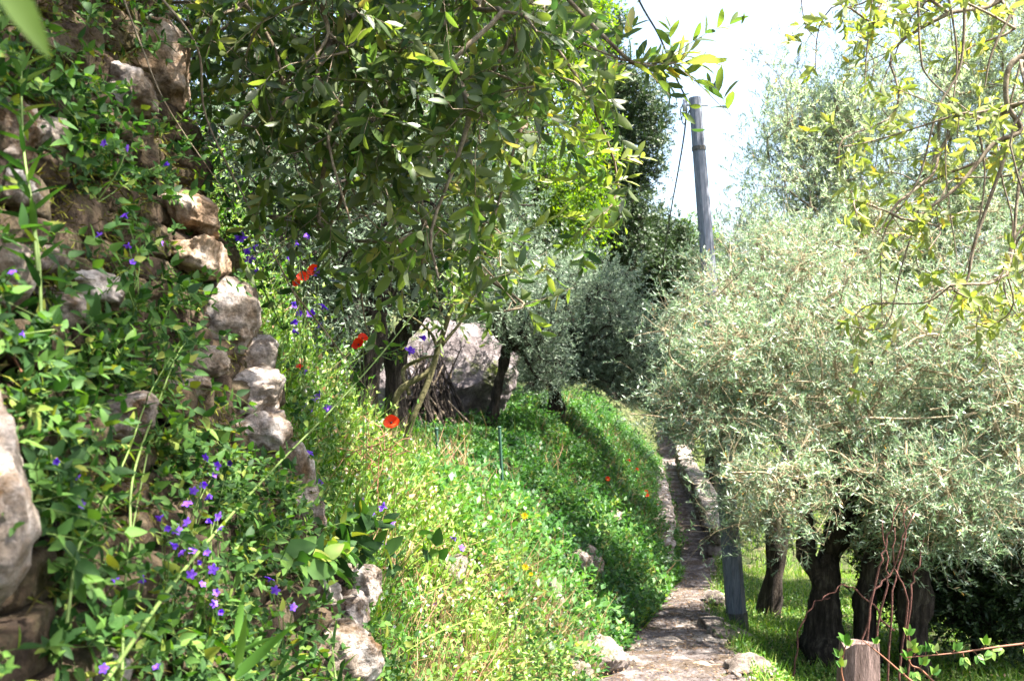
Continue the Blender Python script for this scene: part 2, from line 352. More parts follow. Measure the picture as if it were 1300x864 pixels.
def rock(mb, c, size, seed, rot=(0,0,0), **kw):
    V, Ft = rock_verts(size, seed, **kw)
    from mathutils import Euler
    m = np.array(Euler(rot).to_matrix()); mb.add(V@m.T+np.asarray(c), None, (seed*.37)%1, Ft)

# ---------------------------------------------------------------- near dry stone wall on the left
FZ = [-1.4,-.9,-.64,-.43,-.1,.19,.67,1.0,1.5]; FX = [-.26,-.33,-.44,-.54,-.635,-.73,-.885,-.97,-1.05]
def face_x(zr): return np.interp(zr, FZ, FX)
def wall_pt(px, py, push=0.):
    "where the sight line through px,py meets the wall face (which is real geometry along Y)"
    Y = 2.0
    for _ in range(30):
        zr = (432-py)/F*Y; Yn = face_x(zr)/((px-650)/F); Y = .5*Y+.5*min(max(Yn, .8), 2.65)
    zr = (432-py)/F*Y
    return np.array([min((px-650)/F*Y, face_x(zr)+.05)+push, Y, EYE+zr]), Y
wall = empty('stone_wall', (-.9, 2.2, .2), 'rough dry stone wall overgrown with creepers and moss, rising at the left beside the path', 'wall')
mb = MB()
us = np.linspace(0, 1, 70); vs = np.linspace(-1.5, 1.45, 60); rows = []
for v in vs:
    fx = face_x(v)-.06
    cont = []
    for u in us:
        if u < .62: cont.append((fx, -.4+(2.45+.4)*u/.62))
        elif u < .8:
            a = (u-.62)/.18*math.pi/2; cont.append((fx-.28*(1-math.cos(a)), 2.45+.28*math.sin(a)))
        else: cont.append((fx-.28-(u-.8)/.2*2.2, 2.73))
    cont = np.array(cont); n = bumps(cont[:,1]*3+v*2, v*4+cont[:,0]*2, 1.7)*.035+vnoise(np.stack([cont[:,0]*14, cont[:,1]*14, np.full(len(us), v*16)], 1), 8)*.022
    rows.append(np.stack([cont[:,0]+n, cont[:,1]+n*.5, np.full(len(us), EYE+v)], 1))
V = np.concatenate(rows); i = np.arange(len(V)).reshape(len(vs), len(us))
mb.add(V, np.stack([i[:-1,:-1], i[:-1,1:], i[1:,1:], i[1:,:-1]], -1).reshape(-1,4))
nb = len(us); top = [(-3.3, -.4, EYE+1.45)]
mb.add(np.array([V[i[-1,0]], V[i[-1,40]], V[i[-1,-1]], (-3.3,-.4,EYE+1.45)]), [[0,1,2,3]])
mb.build('earth_core', M['soil'], wall)
STONES = [ # px, py, w, h, kind, squareness
 (228,274,118,62,'b'),(242,329,138,46,'b'),(284,404,84,104,'s'),(322,455,48,62,'s'),(322,498,96,66,'s'),(330,556,92,72,'s'),(290,536,50,70,'b'),(374,604,44,84,'s'),(392,650,34,60,'s'),
 (200,88,70,120,'s'),(160,118,70,60,'s'),(188,205,84,64,'b'),(122,366,58,48,'s'),(158,528,128,62,'s'),(236,486,70,44,'s'),(250,225,60,60,'b'),
 (8,172,60,100,'s'),(14,240,70,50,'s'),(4,345,50,84,'s'),(58,168,30,44,'s'),(100,60,90,50,'b'),(60,330,50,40,'s'),(86,392,44,50,'s'),
 (452,742,62,60,'s'),(428,830,96,84,'s'),(446,778,70,40,'s'),(408,788,50,44,'b'),(404,748,50,50,'s'),(262,460,54,40,'s'),(214,440,60,40,'b'),(70,110,60,40,'b'),(150,40,70,60,'b'),
 (268,590,60,60,'b'),(330,640,70,60,'b'),(205,620,70,60,'b'),(130,850,90,50,'s'),(70,560,80,60,'b'),(300,700,80,60,'b'),(240,760,80,60,'b'),
 (120,450,70,50,'b'),(360,700,60,50,'b'),(228,160,50,60,'b'),(178,400,60,50,'b'),(206,20,60,40,'b'),(260,545,50,40,'b'),(30,60,60,60,'b')]
STP = []
for k, (px, py, w_, h_, kd) in enumerate(STONES):
    c, Y = wall_pt(px, py); sx = w_/F*Y*.5; sz = h_/F*Y*.5
    dep = min(sx, sz)*.9+.03
    mb = MB(); vis = kd == 's' or k in (0, 1)
    cc = c+np.array([(.012 if k < 2 else -.012) if vis else -.045, 0, 0])
    rock(mb, cc, (dep, sx*1.22, sz*1.06), 40+k, rot=(rng.normal()*.12, rng.normal()*.12, .32+rng.normal()*.15), sub=5 if w_ > 50 else 4, rough=.15, square=.8)
    o = mb.build('stone', M['warmstone' if k in (0,1,9) else 'stone' if kd == 's' else 'brownstone'], wall)
    if kd == 's' or k in (0,1,9): STP.append((px, py, w_*.5, h_*.5))
mb = MB(); r_ = np.random.default_rng(15); z = -1.3; k = 0          # courses of smaller stones packed between the big ones
while z < 1.4:
    hh = r_.uniform(.045, .085); y = .75+r_.uniform(0,.1)
    while y < 2.78:
        ll = hh*r_.uniform(1.1, 2.6); yc = y+ll*.5; zc = z+hh*.5+.012*math.sin(y*5+z*9)
        x = face_x(zc)-.03-max(0, yc-2.45)**2*2.2+r_.normal()*.008
        V, Ft = rock_verts((hh*.62, ll*.53, hh*.55), 4000+k, sub=4 if zc > -.5 else 3, rough=.10, square=1.)
        ry = r_.normal()*.10; V = V@np.array([[1,0,0],[0,math.cos(ry),math.sin(ry)],[0,-math.sin(ry),math.cos(ry)]])
        if r_.random() > .10: mb.add(V+[x, yc, EYE+zc], None, r_.random(), Ft)
        y += ll*1.02; k += 1
    z += hh*.97
setp(mb.build('coursed_stones', M['brownstone'], wall), kind='stuff')
# large pale rock at the left edge
mb = MB(); c = at(-34, 635, 1.04); rock(mb, c, (.075, .085, .145), 301, rot=(0,.08,.3), sub=5, rough=.10)
setp(mb.build('rock', M['stone'], loc=c), 'tall pale limestone rock bulging at the left edge under the wall', 'rock')

def atw(px, py, front=.10, Dmax=9.):
    "a point hanging a little in front of the wall face on this sight line"
    c, Y = wall_pt(px, py); D = min(Y*(1-front), Dmax); return at(px, py, D)
def in_stones(px, py, grow=1.0):
    r = np.zeros(len(px), bool)
    for a, b, c_, d in STP: r |= ((px-a)/(c_*grow))**2+((py-b)/(d*grow))**2 < 1
    return r
def wall_samples(n, ymin=.9, ymax=2.75, zmin=-1.3, zmax=1.1, depth=.02):
    Y = rng.uniform(ymin, ymax, n); z = rng.uniform(zmin, zmax, n)
    X = face_x(z)-np.maximum(0, Y-2.5)*.6+rng.normal(size=n)*depth
    return np.stack([X, Y, EYE+z], 1)
# moss and roots in the joints
lb = MB(); P = wall_samples(30000, zmin=-.5, zmax=1.35, depth=.014); px, py = topx(P)
keep = ~in_stones(px, py, .8) & (vnoise(P*[1,7,7], 12)+.5*vnoise(P*[1,16,16], 13) > .05); P = P[keep]
D = nrm(np.array([.6,-.3,-.4])+rng.normal(size=P.shape)*.5)
leaves(lb, P, D, rdir(len(P)), rng.uniform(.012,.035,len(P)), .003, 'lo', curl=.4)
setp(lb.build('moss', M['moss'], wall), kind='stuff')
# leafy creepers: the uncountable mass hanging over the wall
lb, sb = MB(), MB()
P = wall_samples(12500, zmin=-1.35, zmax=1.3, depth=.03); px, py = topx(P)
dens = np.interp(P[:,2]-EYE, [-1.3,-.3,-.0,.3,.8,1.1], [1,1,.85,.6,.5,.6])*(vnoise(P*[1,5.5,5.5], 3)+.5*vnoise(P*[1,12,12], 9) > -.18)
dens *= np.where(in_stones(px, py, 1.0), .06, 1.)
dens *= np.where((px > 150) & (py < 470), .6, 1.)*np.where((px > 255) & (py < 560), .4, 1.)
P = P[rng.random(len(P)) < dens]; n = len(P)
D = nrm(np.array([.75,-.35,.25])+rng.normal(size=(n,3))*.55)
h = n//3
twigs(lb, sb, P[:h], D[:h], rng.uniform(.05,.13,h), 6, .030, .5, 'hi', 'ovate', 60, .25, .0009, up=1.0)
twigs(lb, sb, P[h:], D[h:], rng.uniform(.04,.10,n-h), 8, .018, .55, 'hi', 'ovate', 60, .25, .0007, up=1.0)
setp(lb.build('creeper_leaves', M['creeper']), 'dense green leafy creepers covering the near stone wall', 'creeper', kind='stuff')
setp(sb.build('creeper_stems', M['stem']), 'thin green stems of the creepers on the near wall', 'creeper', kind='stuff')

# ---------------------------------------------------------------- plant builders
def join_empty(name, base, label, cat, group=None): return empty(name, tuple(base), label, cat, group)
def ground_at(px, py, D):
    "real point of the ground near a sight line at distance D"
    x = (px-650)/F*D; return np.array([x, D, float(G(x, D))])

# star shaped bell flower, shared mesh
def bell_mesh(op=1.):
    b = MB()
    for k in range(5):
        a = k*2*np.pi/5; d = np.array([[math.cos(a)*.85*op, math.sin(a)*.85*op, .5+.8*(1-op)+rng.normal()*.12]]); leaves(b, np.array([[0,0,.001]]), d, np.array([[-math.cos(a)*.5,-math.sin(a)*.5,.85]]), .0125, .0085, 'hi', 'petal', .1, .35, A=np.array([rng.random()]))
    tube(b, [(0,0,-.006),(0,0,-.002),(0,0,.002)], [.0012,.0022,.003], 6, .4)
    return b.mesh('flower', M['purple'])
BELLS = [bell_mesh(o_) for o_ in (1., 1., .9, .75, .55, .3)]
from mathutils import Vector
def put_flower(me, parent, P, N, s=1.0, name='flower'):
    o = bpy.data.objects.new(name, me); C.objects.link(o); o.parent = parent
    o.location = Vector(P)-parent.location; o.rotation_euler = Vector(N).to_track_quat('Z', 'Y').to_euler(); o.scale = (s,)*3
    return o
def bellflower(pts, root, label, s=1.0, lush=True, dleaf=.02):
    e = join_empty('bellflower', root, label, 'wildflower', 'purple bellflowers growing on the wall and bank')
    sb, lb = MB(), MB()
    for p in pts:
        mid = root*.45+p*.55+rng.normal(size=3)*.02; Q, rr = smooth_poly([root, mid, p], [.0016,.0012,.0008], 4); tube(sb, Q, rr, 4, .5, cap=False)
        ks = rng.integers(0, len(Q)-1, 5)
        twigs(lb, None, Q[ks], nrm(rng.normal(size=(5,3))+[0.3,-.2,.8]), .02, 3, dleaf, .5, 'hi', 'ovate', 60, up=1.)
    sb.build('stem', M['stem'], e); lb.build('leaves', M['creeper'], e)
    for p in pts:
        N = nrm(np.array([.35,-.6,.15])+rng.normal(size=3)*.6); put_flower(BELLS[rng.integers(6)], e, p, N, s*rng.uniform(.8,1.2)*min(1.25, p[1]/2.0))
    return e

FL = { # cluster name -> (root px, flowers px, distance offset from the wall, label)
 'a': ((245,760,2.0), [(258,613),(270,603),(246,622),(262,633),(275,590),(290,587),(238,640),(262,580)], 'purple bellflower, topmost cluster of the dense drift low on the wall'),
 'b': ((215,800,1.95), [(205,655),(212,668),(224,672),(228,686),(231,702),(218,690),(244,700),(236,662)], 'purple bellflower in the middle of the dense drift low on the wall'),
 'c': ((270,830,2.0), [(252,712),(262,700),(270,722),(280,671),(276,655),(268,663),(243,728),(256,742)], 'purple bellflower at the right of the dense drift low on the wall'),
 'd': ((290,850,2.0), [(272,765),(279,775),(275,752)], 'purple bellflower with a low pair of blooms below the dense drift'),
 'e': ((150,860,1.8), [(148,735),(181,732),(131,848),(200,848)], 'sparse purple bellflower near the bottom left corner'),
 'f': ((105,700,1.7), [(97,605),(101,640),(72,583)], 'purple bellflower beside the tall pale rock'),
 'g': ((150,420,2.0), [(160,275),(125,297),(163,310),(167,335),(202,308)], 'purple bellflower left of the two brown flat stones'),
 'h': ((120,260,2.0), [(134,183),(161,188),(208,210)], 'purple bellflower in front of the upper wall stones'),
 'i': ((30,440,1.5), [(16,346),(10,372),(27,424)], 'purple bellflower at the left edge above the tall pale rock'),
 'j': ((350,860,2.5), [(350,748),(372,770),(342,735)], 'purple bellflower beside the lowest stones of the wall'),
}
for k, (r_, fl, lab) in FL.items():
    root = atw(r_[0], r_[1], .0)
    pts = []
    for (a, b) in fl:
        pts.append(atw(a, b, rng.uniform(.09,.16)))
    bellflower(pts, root, lab, .88)
BB = {
 'k': ((385,640,3.4), [(352,292),(378,310),(392,300),(366,325),(405,345)], 'purple bellflower, highest on the sunlit bank behind the wall'),
 'l': ((400,560,3.5), [(372,385),(380,395),(371,410),(395,400),(405,412),(377,422),(410,390)], 'purple bellflower below the upper poppies on the sunlit bank'),
 'm': ((420,640,3.6), [(385,470),(398,505),(392,520),(405,500),(416,520),(384,515),(372,545)], 'purple bellflower left of the lower poppy on the sunlit bank'),
 'n': ((480,760,3.6), [(460,633),(465,648),(472,655),(485,645),(495,663),(484,690),(490,692),(487,640),(482,707)], 'purple bellflower in the bright patch below the poppy'),
 'o': ((555,860,4.0), [(545,755),(550,765),(538,742),(575,838),(570,842),(560,750)], 'purple bellflower at the bottom beside the dry grass'),
 'p': ((590,800,4.4), [(586,695),(573,682),(540,690)], 'purple bellflower in the middle of the bright bank'),
 'q': ((365,680,3.0), [(392,575),(406,610),(350,590),(388,640)], 'purple bellflower beside the right edge stones of the wall'),
 'r': ((480,450,3.2), [(534,428),(523,443),(520,447)], 'purple bellflower rising in front of the brushwood pile'),
 's': ((360,420,2.9), [(312,322),(322,315),(318,330),(330,345),(305,300)], 'purple bellflower right of the two brown flat stones'),
}
for k, (r_, fl, lab) in BB.items():
    bellflower([at(a, b, r_[2]+rng.uniform(-.1,.1)) for a, b in fl], ground_at(*r_) if k not in 'rsq' else at(*r_), lab, 1.25)

# poppies
def poppy(px, py, D, label, s=1.0, face=(.1,-.9,.4), root=None):
    top = at(px, py, D); base = ground_at(px-6, py, D) if root is None else root
    e = join_empty('poppy', base, label, 'poppy', 'red poppies on the bank')
    sb = MB(); Q, rr = smooth_poly([base, base*.4+top*.6+[.02,0,.02], top], [.0014,.0012,.001], 5); tube(sb, Q, rr, 5, .6, cap=False); sb.build('stem', M['stem'], e)
    N = nrm(np.array(face)+rng.normal(size=3)*.15); u = nrm(np.cross(N, [.2,.3,.9])); v = np.cross(N, u)
    pb = MB()
    for k in range(4):
        a = k*np.pi/2+.4; d = math.cos(a)*u+math.sin(a)*v
        leaves(pb, np.array([top]), np.array([d*.9+N*.45]), np.array([N-d*.3]), .032*s, .042*s, 'hi', 'round', .12, -.15 if k % 2 else .1, A=np.array([rng.random()]))
    pb.build('petals', M['red'], e)
    cb = MB(); V, Ft = ico(2); cb.add(V*.004*s+top+N*.006*s, None, .2, Ft); cb.build('seed_head', M['cable'], e)
poppy(456,438,3.0,'red poppy held high beside the dark tree trunks', .75, (-.3,-.9,.2))
poppy(460,430,3.02,'upper red poppy touching the one beside the dark tree trunks', .6, (.3,-.8,.5))
poppy(497,537,3.4,'large red poppy above the dry stalks in front of the sapling', 1.0, (.2,-.75,.6))
poppy(384,353,3.5,'orange red poppy, left of the pair high on the sunlit bank', .8)
poppy(399,345,3.55,'orange red poppy, right of the pair high on the sunlit bank', .9)
poppy(376,360,3.5,'small red poppy just below the pair high on the sunlit bank', .6)
poppy(380,467,3.5,'small red poppy low in the bellflowers on the sunlit bank', .5)
for i_, (a, b, D_, l_) in enumerate([(798,549,16,'leftmost of the far poppies on the green slope above the path'),(804,551,15.6,'far red poppy, second from left on the slope above the path'),(808,548,16.1,'far red poppy, third from left on the slope above the path'),(802,556,15.5,'lowest red poppy of the far cluster above the path'),
   (771,612,11.5,'lone red poppy on the shaded green slope'),(820,598,14.5,'upper far red poppy beside the low path wall'),(836,612,15.,'far red poppy closest to the path'),(821,604,14.3,'red poppy just below another beside the low path wall')]):
    g = ground_at(a, b, D_); poppy(a, topx(g+[0,0,.18])[1][0], D_, l_, 1.15)

# ---------------------------------------------------------------- ground cover (uncountable)
def scatter(n, x0, x1, y0, y1, pw=1.):
    y = y0+(y1-y0)*rng.random(n)**pw; x = rng.uniform(x0, x1, n); return x, y
def left_pts(n, y0, y1, dmax, pw=1.):
    y = y0+(y1-y0)*rng.random(n)**pw; d = rng.uniform(-.08, dmax, n); x = iy(y, KL)-d
    return np.stack([x, y, G(x, y)], 1)
def slopeN(P, e=.05):
    gx = (G(P[:,0]+e, P[:,1])-G(P[:,0]-e, P[:,1]))/(2*e); gy = (G(P[:,0], P[:,1]+e)-G(P[:,0], P[:,1]-e))/(2*e)
    return nrm(np.stack([-gx, -gy, np.ones(len(P))], 1))
# shaded slope and terrace, farther than 5.5 m
lb, sb = MB(), MB()
P = left_pts(17000, 4.7, 23, 3.6, 1.4); N = slopeN(P); cl = 1.1*vnoise(P*[2.6,2.,0], 5)+.7*vnoise(P*[6,5,0], 6)
n = len(P); D = nrm(N*.55+np.array([0,0,.8])+rng.normal(size=(n,3))*.35); low = ((iy(P[:,1], KL)-P[:,0]) > .95) & (P[:,1] < 11)
h = np.clip(.13+.16*cl+rng.random(n)*.08, .03, .45)*np.where(low, .36, 1.)
twigs(lb, sb, P, D, h, 8, .05, .62, 'lo', Lvar=.55, splay=70, grav=.2, stem_r=.0012, up=1.2, A=.36+.34*cl)
P = left_pts(5000, 9, 26, 7, 1.2); n = len(P)
twigs(lb, sb, P, nrm(np.array([0,0,1.])+rng.normal(size=(n,3))*.4), rng.uniform(.06,.16,n), 8, .05, .6, 'lo', splay=72, grav=.1, stem_r=.0015, up=1.2)
P = left_pts(3200, 4.8, 20, 2.4, 1.3); n = len(P); k_ = (vnoise(P*[1.7,1.2,0], 31) > .05) & ~(((iy(P[:,1], KL)-P[:,0]) > .9) & (P[:,1] < 11)); P = P[k_]; n = len(P)
twigs(lb, sb, P, nrm(slopeN(P)*.4+np.array([0,0,1.])+rng.normal(size=(n,3))*.35), rng.uniform(.15,.4,n), 9, .075, .5, 'mid', splay=65, grav=.3, stem_r=.0016, up=1., A=.75)
db = MB(); P = left_pts(2600, 5.4, 18, 1.9, 1.3); k_ = vnoise(P*[2.1,1.4,0], 33) > .1; P = P[k_]; n = len(P)
leaves(db, P, nrm(np.array([0,0,1.])+rng.normal(size=(n,3))*.5), rdir(n), rng.uniform(.15,.45,n), .006, 'mid', curl=.3)
setp(db.build('dry_stalks', M['dry']), 'thin dry straw coloured stalks mixed into the weeds of the slope', 'dry grass', kind='stuff')
setp(lb.build('slope_herbs', M['weed']), 'low leafy green weeds covering the slope left of the path', 'weeds', kind='stuff')
setp(sb.build('herb_stems', M['stem']), 'stems of the weeds covering the slope left of the path', 'weeds', kind='stuff')
# grass tufts on slope by the path
def grass(mb, P, N, l0, l1, wdt, kind='mid', lean=.5, A=None, curl=.35):
    n = len(P); D = nrm(N*.2+np.array([0,0,1.])+rng.normal(size=(n,3))*lean); leaves(mb, P, D, rdir(n), rng.uniform(l0, l1, n), wdt, kind, curl=curl, fold=.1, A=A)
gb = MB()
P = left_pts(26000, 6, 23, 1.9, 1.4); keep = rng.random(len(P)) < np.clip(.55-.5*(iy(P[:,1], KL)-P[:,0])+.4*vnoise(P*[3,2,0], 8), .01, 1)*np.clip((P[:,1]-5)/8, .15, 1); P = P[keep]
grass(gb, P, slopeN(P), .08, .24, .007)
setp(gb.build('slope_grass', M['grass']), 'grass growing among the weeds on the slope beside the path', 'grass', kind='stuff')
# bright bank 2.9 - 6 m
lb, sb, gb, db = MB(), MB(), MB(), MB()
P = left_pts(5200, 2.75, 5.1, 1.9); P = P[(vnoise(P*[5,4.5,0], 21) > -.45)]; N = slopeN(P); n = len(P); cl = vnoise(P*[4,3.5,0], 5)+.6*vnoise(P*[9,8,0], 6)
D = nrm(N*.7+np.array([0,0,.8])+rng.normal(size=(n,3))*.4)
low = ((iy(P[:,1], KL)-P[:,0]) > .95) & (P[:,1] > 4.6)
h = np.clip(.10+.07*cl+rng.random(n)*.10, .04, .32)*np.where(low, .5, 1.)
twigs(lb, sb, P, D, h, 8, .031, .5, 'mid', splay=66, grav=.12, Lvar=.6, stem_r=.0009, up=1., A=.45+.4*cl)
P = left_pts(9000, 2.75, 6.0, 1.9); P = P[vnoise(P*[3.5,3,0], 22) > .0]; grass(gb, P, slopeN(P), .12, .38, .005, lean=.35)
P = left_pts(5500, 2.9, 6.3, 1.3); keep = rng.random(len(P)) < np.clip(1.-1.2*(iy(P[:,1], KL)-P[:,0]), 0, 1)+.12; P = P[keep]; grass(db, P, slopeN(P), .12, .36, .003, lean=.4)
P = left_pts(900, 2.9, 4.7, 1.9); P = P[(iy(P[:,1], KL)-P[:,0]) > .45]; n = len(P)
twigs(lb, sb, P, nrm(np.array([.25,-.2,1.])+rng.normal(size=(n,3))*.3), rng.uniform(.2,.55,n), 14, .032, .4, 'mid', splay=60, grav=.12, stem_r=.0012, up=1.)
P = left_pts(900, 3.6, 5.2, .95); n = len(P)
twigs(lb, sb, P, nrm(slopeN(P)*.6+np.array([0,0,1.])+rng.normal(size=(n,3))*.4), rng.uniform(.12,.34,n), 10, .036, .55, 'mid', splay=62, grav=.12, stem_r=.001, up=1., A=.8)
setp(lb.build('bank_herbs', M['lush']), 'small pale green leafy herbs on the sunlit bank in the middle foreground', 'herbs', kind='stuff')
setp(sb.build('bank_stems', M['stem']), 'thin stems of the herbs on the sunlit bank', 'herbs', kind='stuff')
setp(gb.build('bank_grass', M['grass']), 'green grass blades on the sunlit bank in the middle foreground', 'grass', kind='stuff')
setp(db.build('dry_grass', M['dry']), 'dry pinkish brown grass at the foot of the sunlit bank', 'grass', kind='stuff')
# tiny pale and lilac blossoms scattered through the bright bank
wb = MB(); P = left_pts(420, 3.0, 6.0, 1.7)+[0,0,.17]+np.stack([np.zeros(420), np.zeros(420), rng.random(420)*.12], 1)
for k in range(4):
    a = k*1.57; d = np.array([math.cos(a), -.2, math.sin(a)]); leaves(wb, P, np.tile(d, (420,1))+rng.normal(size=(420,3))*.2, np.tile([0.,-1,.3], (420,1)), .008, .006, 'mid')
setp(wb.build('tiny_blossoms', M['white']), 'tiny pale blossoms dotted over the sunlit bank', 'blossoms', kind='stuff')
# right hand grass terrace
gb, lb = MB(), MB()
def right_pts(n, y0, y1, d0, d1):
    y = rng.uniform(y0, y1, n); x = iy(y, KR)+rng.uniform(d0, d1, n); return np.stack([x, y, G(x, y)], 1)
P = right_pts(22000, 5, 15, -.06, 5); grass(gb, P, slopeN(P), .05, .17, .007)
P = right_pts(12000, 4.8, 13, .0, 4.5); n = len(P)
twigs(lb, None, P, nrm(np.array([0,0,1.])+rng.normal(size=(n,3))*.5), rng.uniform(.04,.12,n), 6, .034, .55, 'lo', splay=65, up=1.2)
P = right_pts(9000, 14, 40, .5, 5); n = len(P); grass(gb, P, slopeN(P), .1, .3, .015)
setp(gb.build('terrace_grass', M['grass']), 'short bright green grass on the terrace right of the path', 'grass', kind='stuff')
setp(lb.build('terrace_herbs', M['lush']), 'leafy herbs in the grass right of the path under the olive trees', 'herbs', kind='stuff')
# leaf litter on the path
db = MB(); y = 4.5+18*rng.random(5500)**1.5; x = iy(y, KL)+(iy(y, KR)-iy(y, KL))*rng.random(5500); P = np.stack([x, y, G(x, y)+.03], 1)
leaves(db, P, rdir(len(P))*[1,1,.15], np.array([0,0,1.])+rng.normal(size=P.shape)*.3, rng.uniform(.015,.04,len(P)), .011, 'lo')
setp(db.build('leaf_litter', M['deadleaf']), 'fallen dry leaves and crumbs scattered on the dirt path', 'leaf litter', kind='stuff')

# ---------------------------------------------------------------- rocks beside the path
def put_rock(px, py, D, sx, sy, sz, seed, mat, label, name='rock', rot=0., sub=4, rough=.15, group=None):
    g = ground_at(px, py, D); c = g+[0,0,sz*.35]; mb = MB(); rock(mb, c, (sx, sy, sz), seed, rot=(0,0,rot), sub=sub, rough=rough)
    return setp(mb.build(name, M[mat], loc=c), label, 'rock', group)
put_rock(745,825,6.3,.30,.2,.17,501,'darkstone','broad cracked rock at the foot of the slope by the bottom path edge', sub=5)
put_rock(698,808,6.2,.10,.13,.17,502,'darkstone','upright rounded rock left of the broad cracked rock')
put_rock(560,812,4.3,.13,.12,.09,503,'darkstone','low grey rock in the dry grass at the bottom centre')
put_rock(735,738,7.6,.11,.12,.12,504,'stone','pale stone half buried on the lower shaded slope')
put_rock(752,750,7.9,.10,.12,.10,505,'stone','pale pinkish stone right of the half buried pale stone')
put_rock(745,715,8.1,.10,.10,.10,506,'stone','small pale stone, upper of those half buried on the slope')
put_rock(775,640,10.5,.12,.12,.10,507,'stone','small stone showing through the weeds high on the slope')
put_rock(905,770,8.2,.12,.2,.07,508,'darkstone','low edging stone on the right side of the path, left of the pole')
put_rock(918,803,7.6,.13,.16,.07,509,'darkstone','flat edging stone on the right of the path, near the pole foot')
put_rock(950,850,6.3,.17,.16,.07,510,'darkstone','mossy edging stone at the bottom right of the path')
put_rock(908,738,9.6,.10,.22,.10,511,'darkstone','edging stone where the path narrows right of the bright patch')
put_rock(722,852,5.6,.15,.14,.12,512,'darkstone','small rock at the bottom left corner of the path')
mb = MB()
for k in range(16):
    y = rng.uniform(4.6, 8.6); u = rng.uniform(.12,.9); x = iy(y, KL)*(1-u)+iy(y, KR)*u; z = float(G(x, y))+.0
    rock(mb, (x, y, z-.015), (rng.uniform(.16,.36), rng.uniform(.10,.22), .036), 600+k, rot=(.05*rng.normal(),.05*rng.normal(),rng.uniform(-.5,.5)), sub=4, rough=.12)
setp(mb.build('path_paving', M['pathstone']), kind='structure')
mb = MB()
for k in range(260):
    y = rng.uniform(4.6, 20); u = rng.random(); u = u*.12 if k % 2 else 1-u*.12; u = rng.random() if k % 5 == 0 else u; x = iy(y, KL)*(1-u)+iy(y, KR)*u
    s = rng.uniform(.008,.028); rock(mb, (x, y, float(G(x, y))+.02+s*.3), (s, s*.8, s*.6), 700+k, rot=(0,0,k), sub=2, rough=.1)
setp(mb.build('loose_stones', M['pathstone']), 'loose pebbles and small stones lying along the dirt path', 'pebbles', kind='stuff')

# stone walls along the path
def stone_strip(e, ys_, side, x_of, z_of, hgt, thick, size, seed, mat, name='stone', cop=True):
    r = np.random.default_rng(seed); body = MB(); 
    y = ys_[0]
    while y < ys_[1]:
        h0 = hgt(y); z = 0; 
        while z < h0-.02:
            sh = min(size*r.uniform(.6,1.1), h0-z+.03); sl = size*r.uniform(.8,1.7)
            V, Ft = rock_verts((thick*.52, sl*.56, sh*.56), int(r.integers(1e6)), sub=3, rough=.09, square=1.); ang = math.atan2(x_of(y+.5)-x_of(y-.5), 1.)
            c_, s_ = math.cos(-ang), math.sin(-ang); V = V@np.array([[c_,s_,0],[-s_,c_,0],[0,0,1]])
            body.add(V+np.array([x_of(y)+r.normal()*.012-(-side)*z*.12*0, y+(size*.5 if int(z/size*2)%2 else 0), z_of(y)+z+sh*.5]), None, r.random(), Ft); z += sh*.93
        y += size*1.15
    return body
par = empty('parapet_wall', (3.3, 17, -1.5), 'low stone parapet wall along the right edge of the shaded path', 'wall')
px_ = lambda y: float(iy(y, KR))-.02; pz_ = lambda y: float(iy(y, KZ))+EYE-.1
stone_strip(par, (13.2, 24), 1, px_, pz_, lambda y: .60, .3, .2, 11, 'darkstone').build('rubble_body', M['darkstone'], par)
cb = MB(); r_ = np.random.default_rng(5)
for y in np.arange(13.1, 24.2, .62):
    V, Ft = rock_verts((.19, .34, .055), int(y*100), sub=3, rough=.07, square=1.); ang = math.atan2(px_(y+.5)-px_(y-.5), 1.); c_, s_ = math.cos(-ang), math.sin(-ang)
    mb = MB(); mb.add(V@np.array([[c_,s_,0],[-s_,c_,0],[0,0,1]])+[px_(y), y, pz_(y)+.62], None, .5, Ft); mb.build('coping_stone', M['pathstone'], par)
par2 = empty('parapet_wall', (5.2, 30, -1.2), 'far stretch of low stone parapet rising beyond the end of the near parapet', 'wall')
p2 = lambda y: float(np.interp(y, [25,28,32,38,46],[4.62,5.0,5.55,6.6,8.2])); z2 = lambda y: float(np.interp(y, [25,28,32,38,46],[-2.95,-2.9,-2.75,-2.1,-1.1]))+EYE
stone_strip(par2, (25.2, 45), 1, p2, z2, lambda y: .75, .45, .4, 12, 'darkstone').build('rubble_body', M['darkstone'], par2)
for y in np.arange(25.2, 45, 1.0):
    mb = MB(); V, Ft = rock_verts((.28, .56, .12), int(y*90), sub=3, rough=.07, square=1.); mb.add(V+[p2(y), y, z2(y)+.8], None, .5, Ft); mb.build('coping_stone', M['pathstone'], par2)
rw = empty('retaining_wall', (2.7, 16, -1.7), 'low whitish dry stone wall holding the green slope left of the path', 'wall')
lx = lambda y: float(iy(y, KL))-.16; lz = lambda y: float(iy(y, KZ))+EYE-.08
stone_strip(rw, (11.8, 22), -1, lx, lz, lambda y: float(np.interp(y, [11.8,14,18,22], [.3,.62,.6,.35])), .34, .2, 13, 'stone').build('rubble_body', M['stone'], rw)

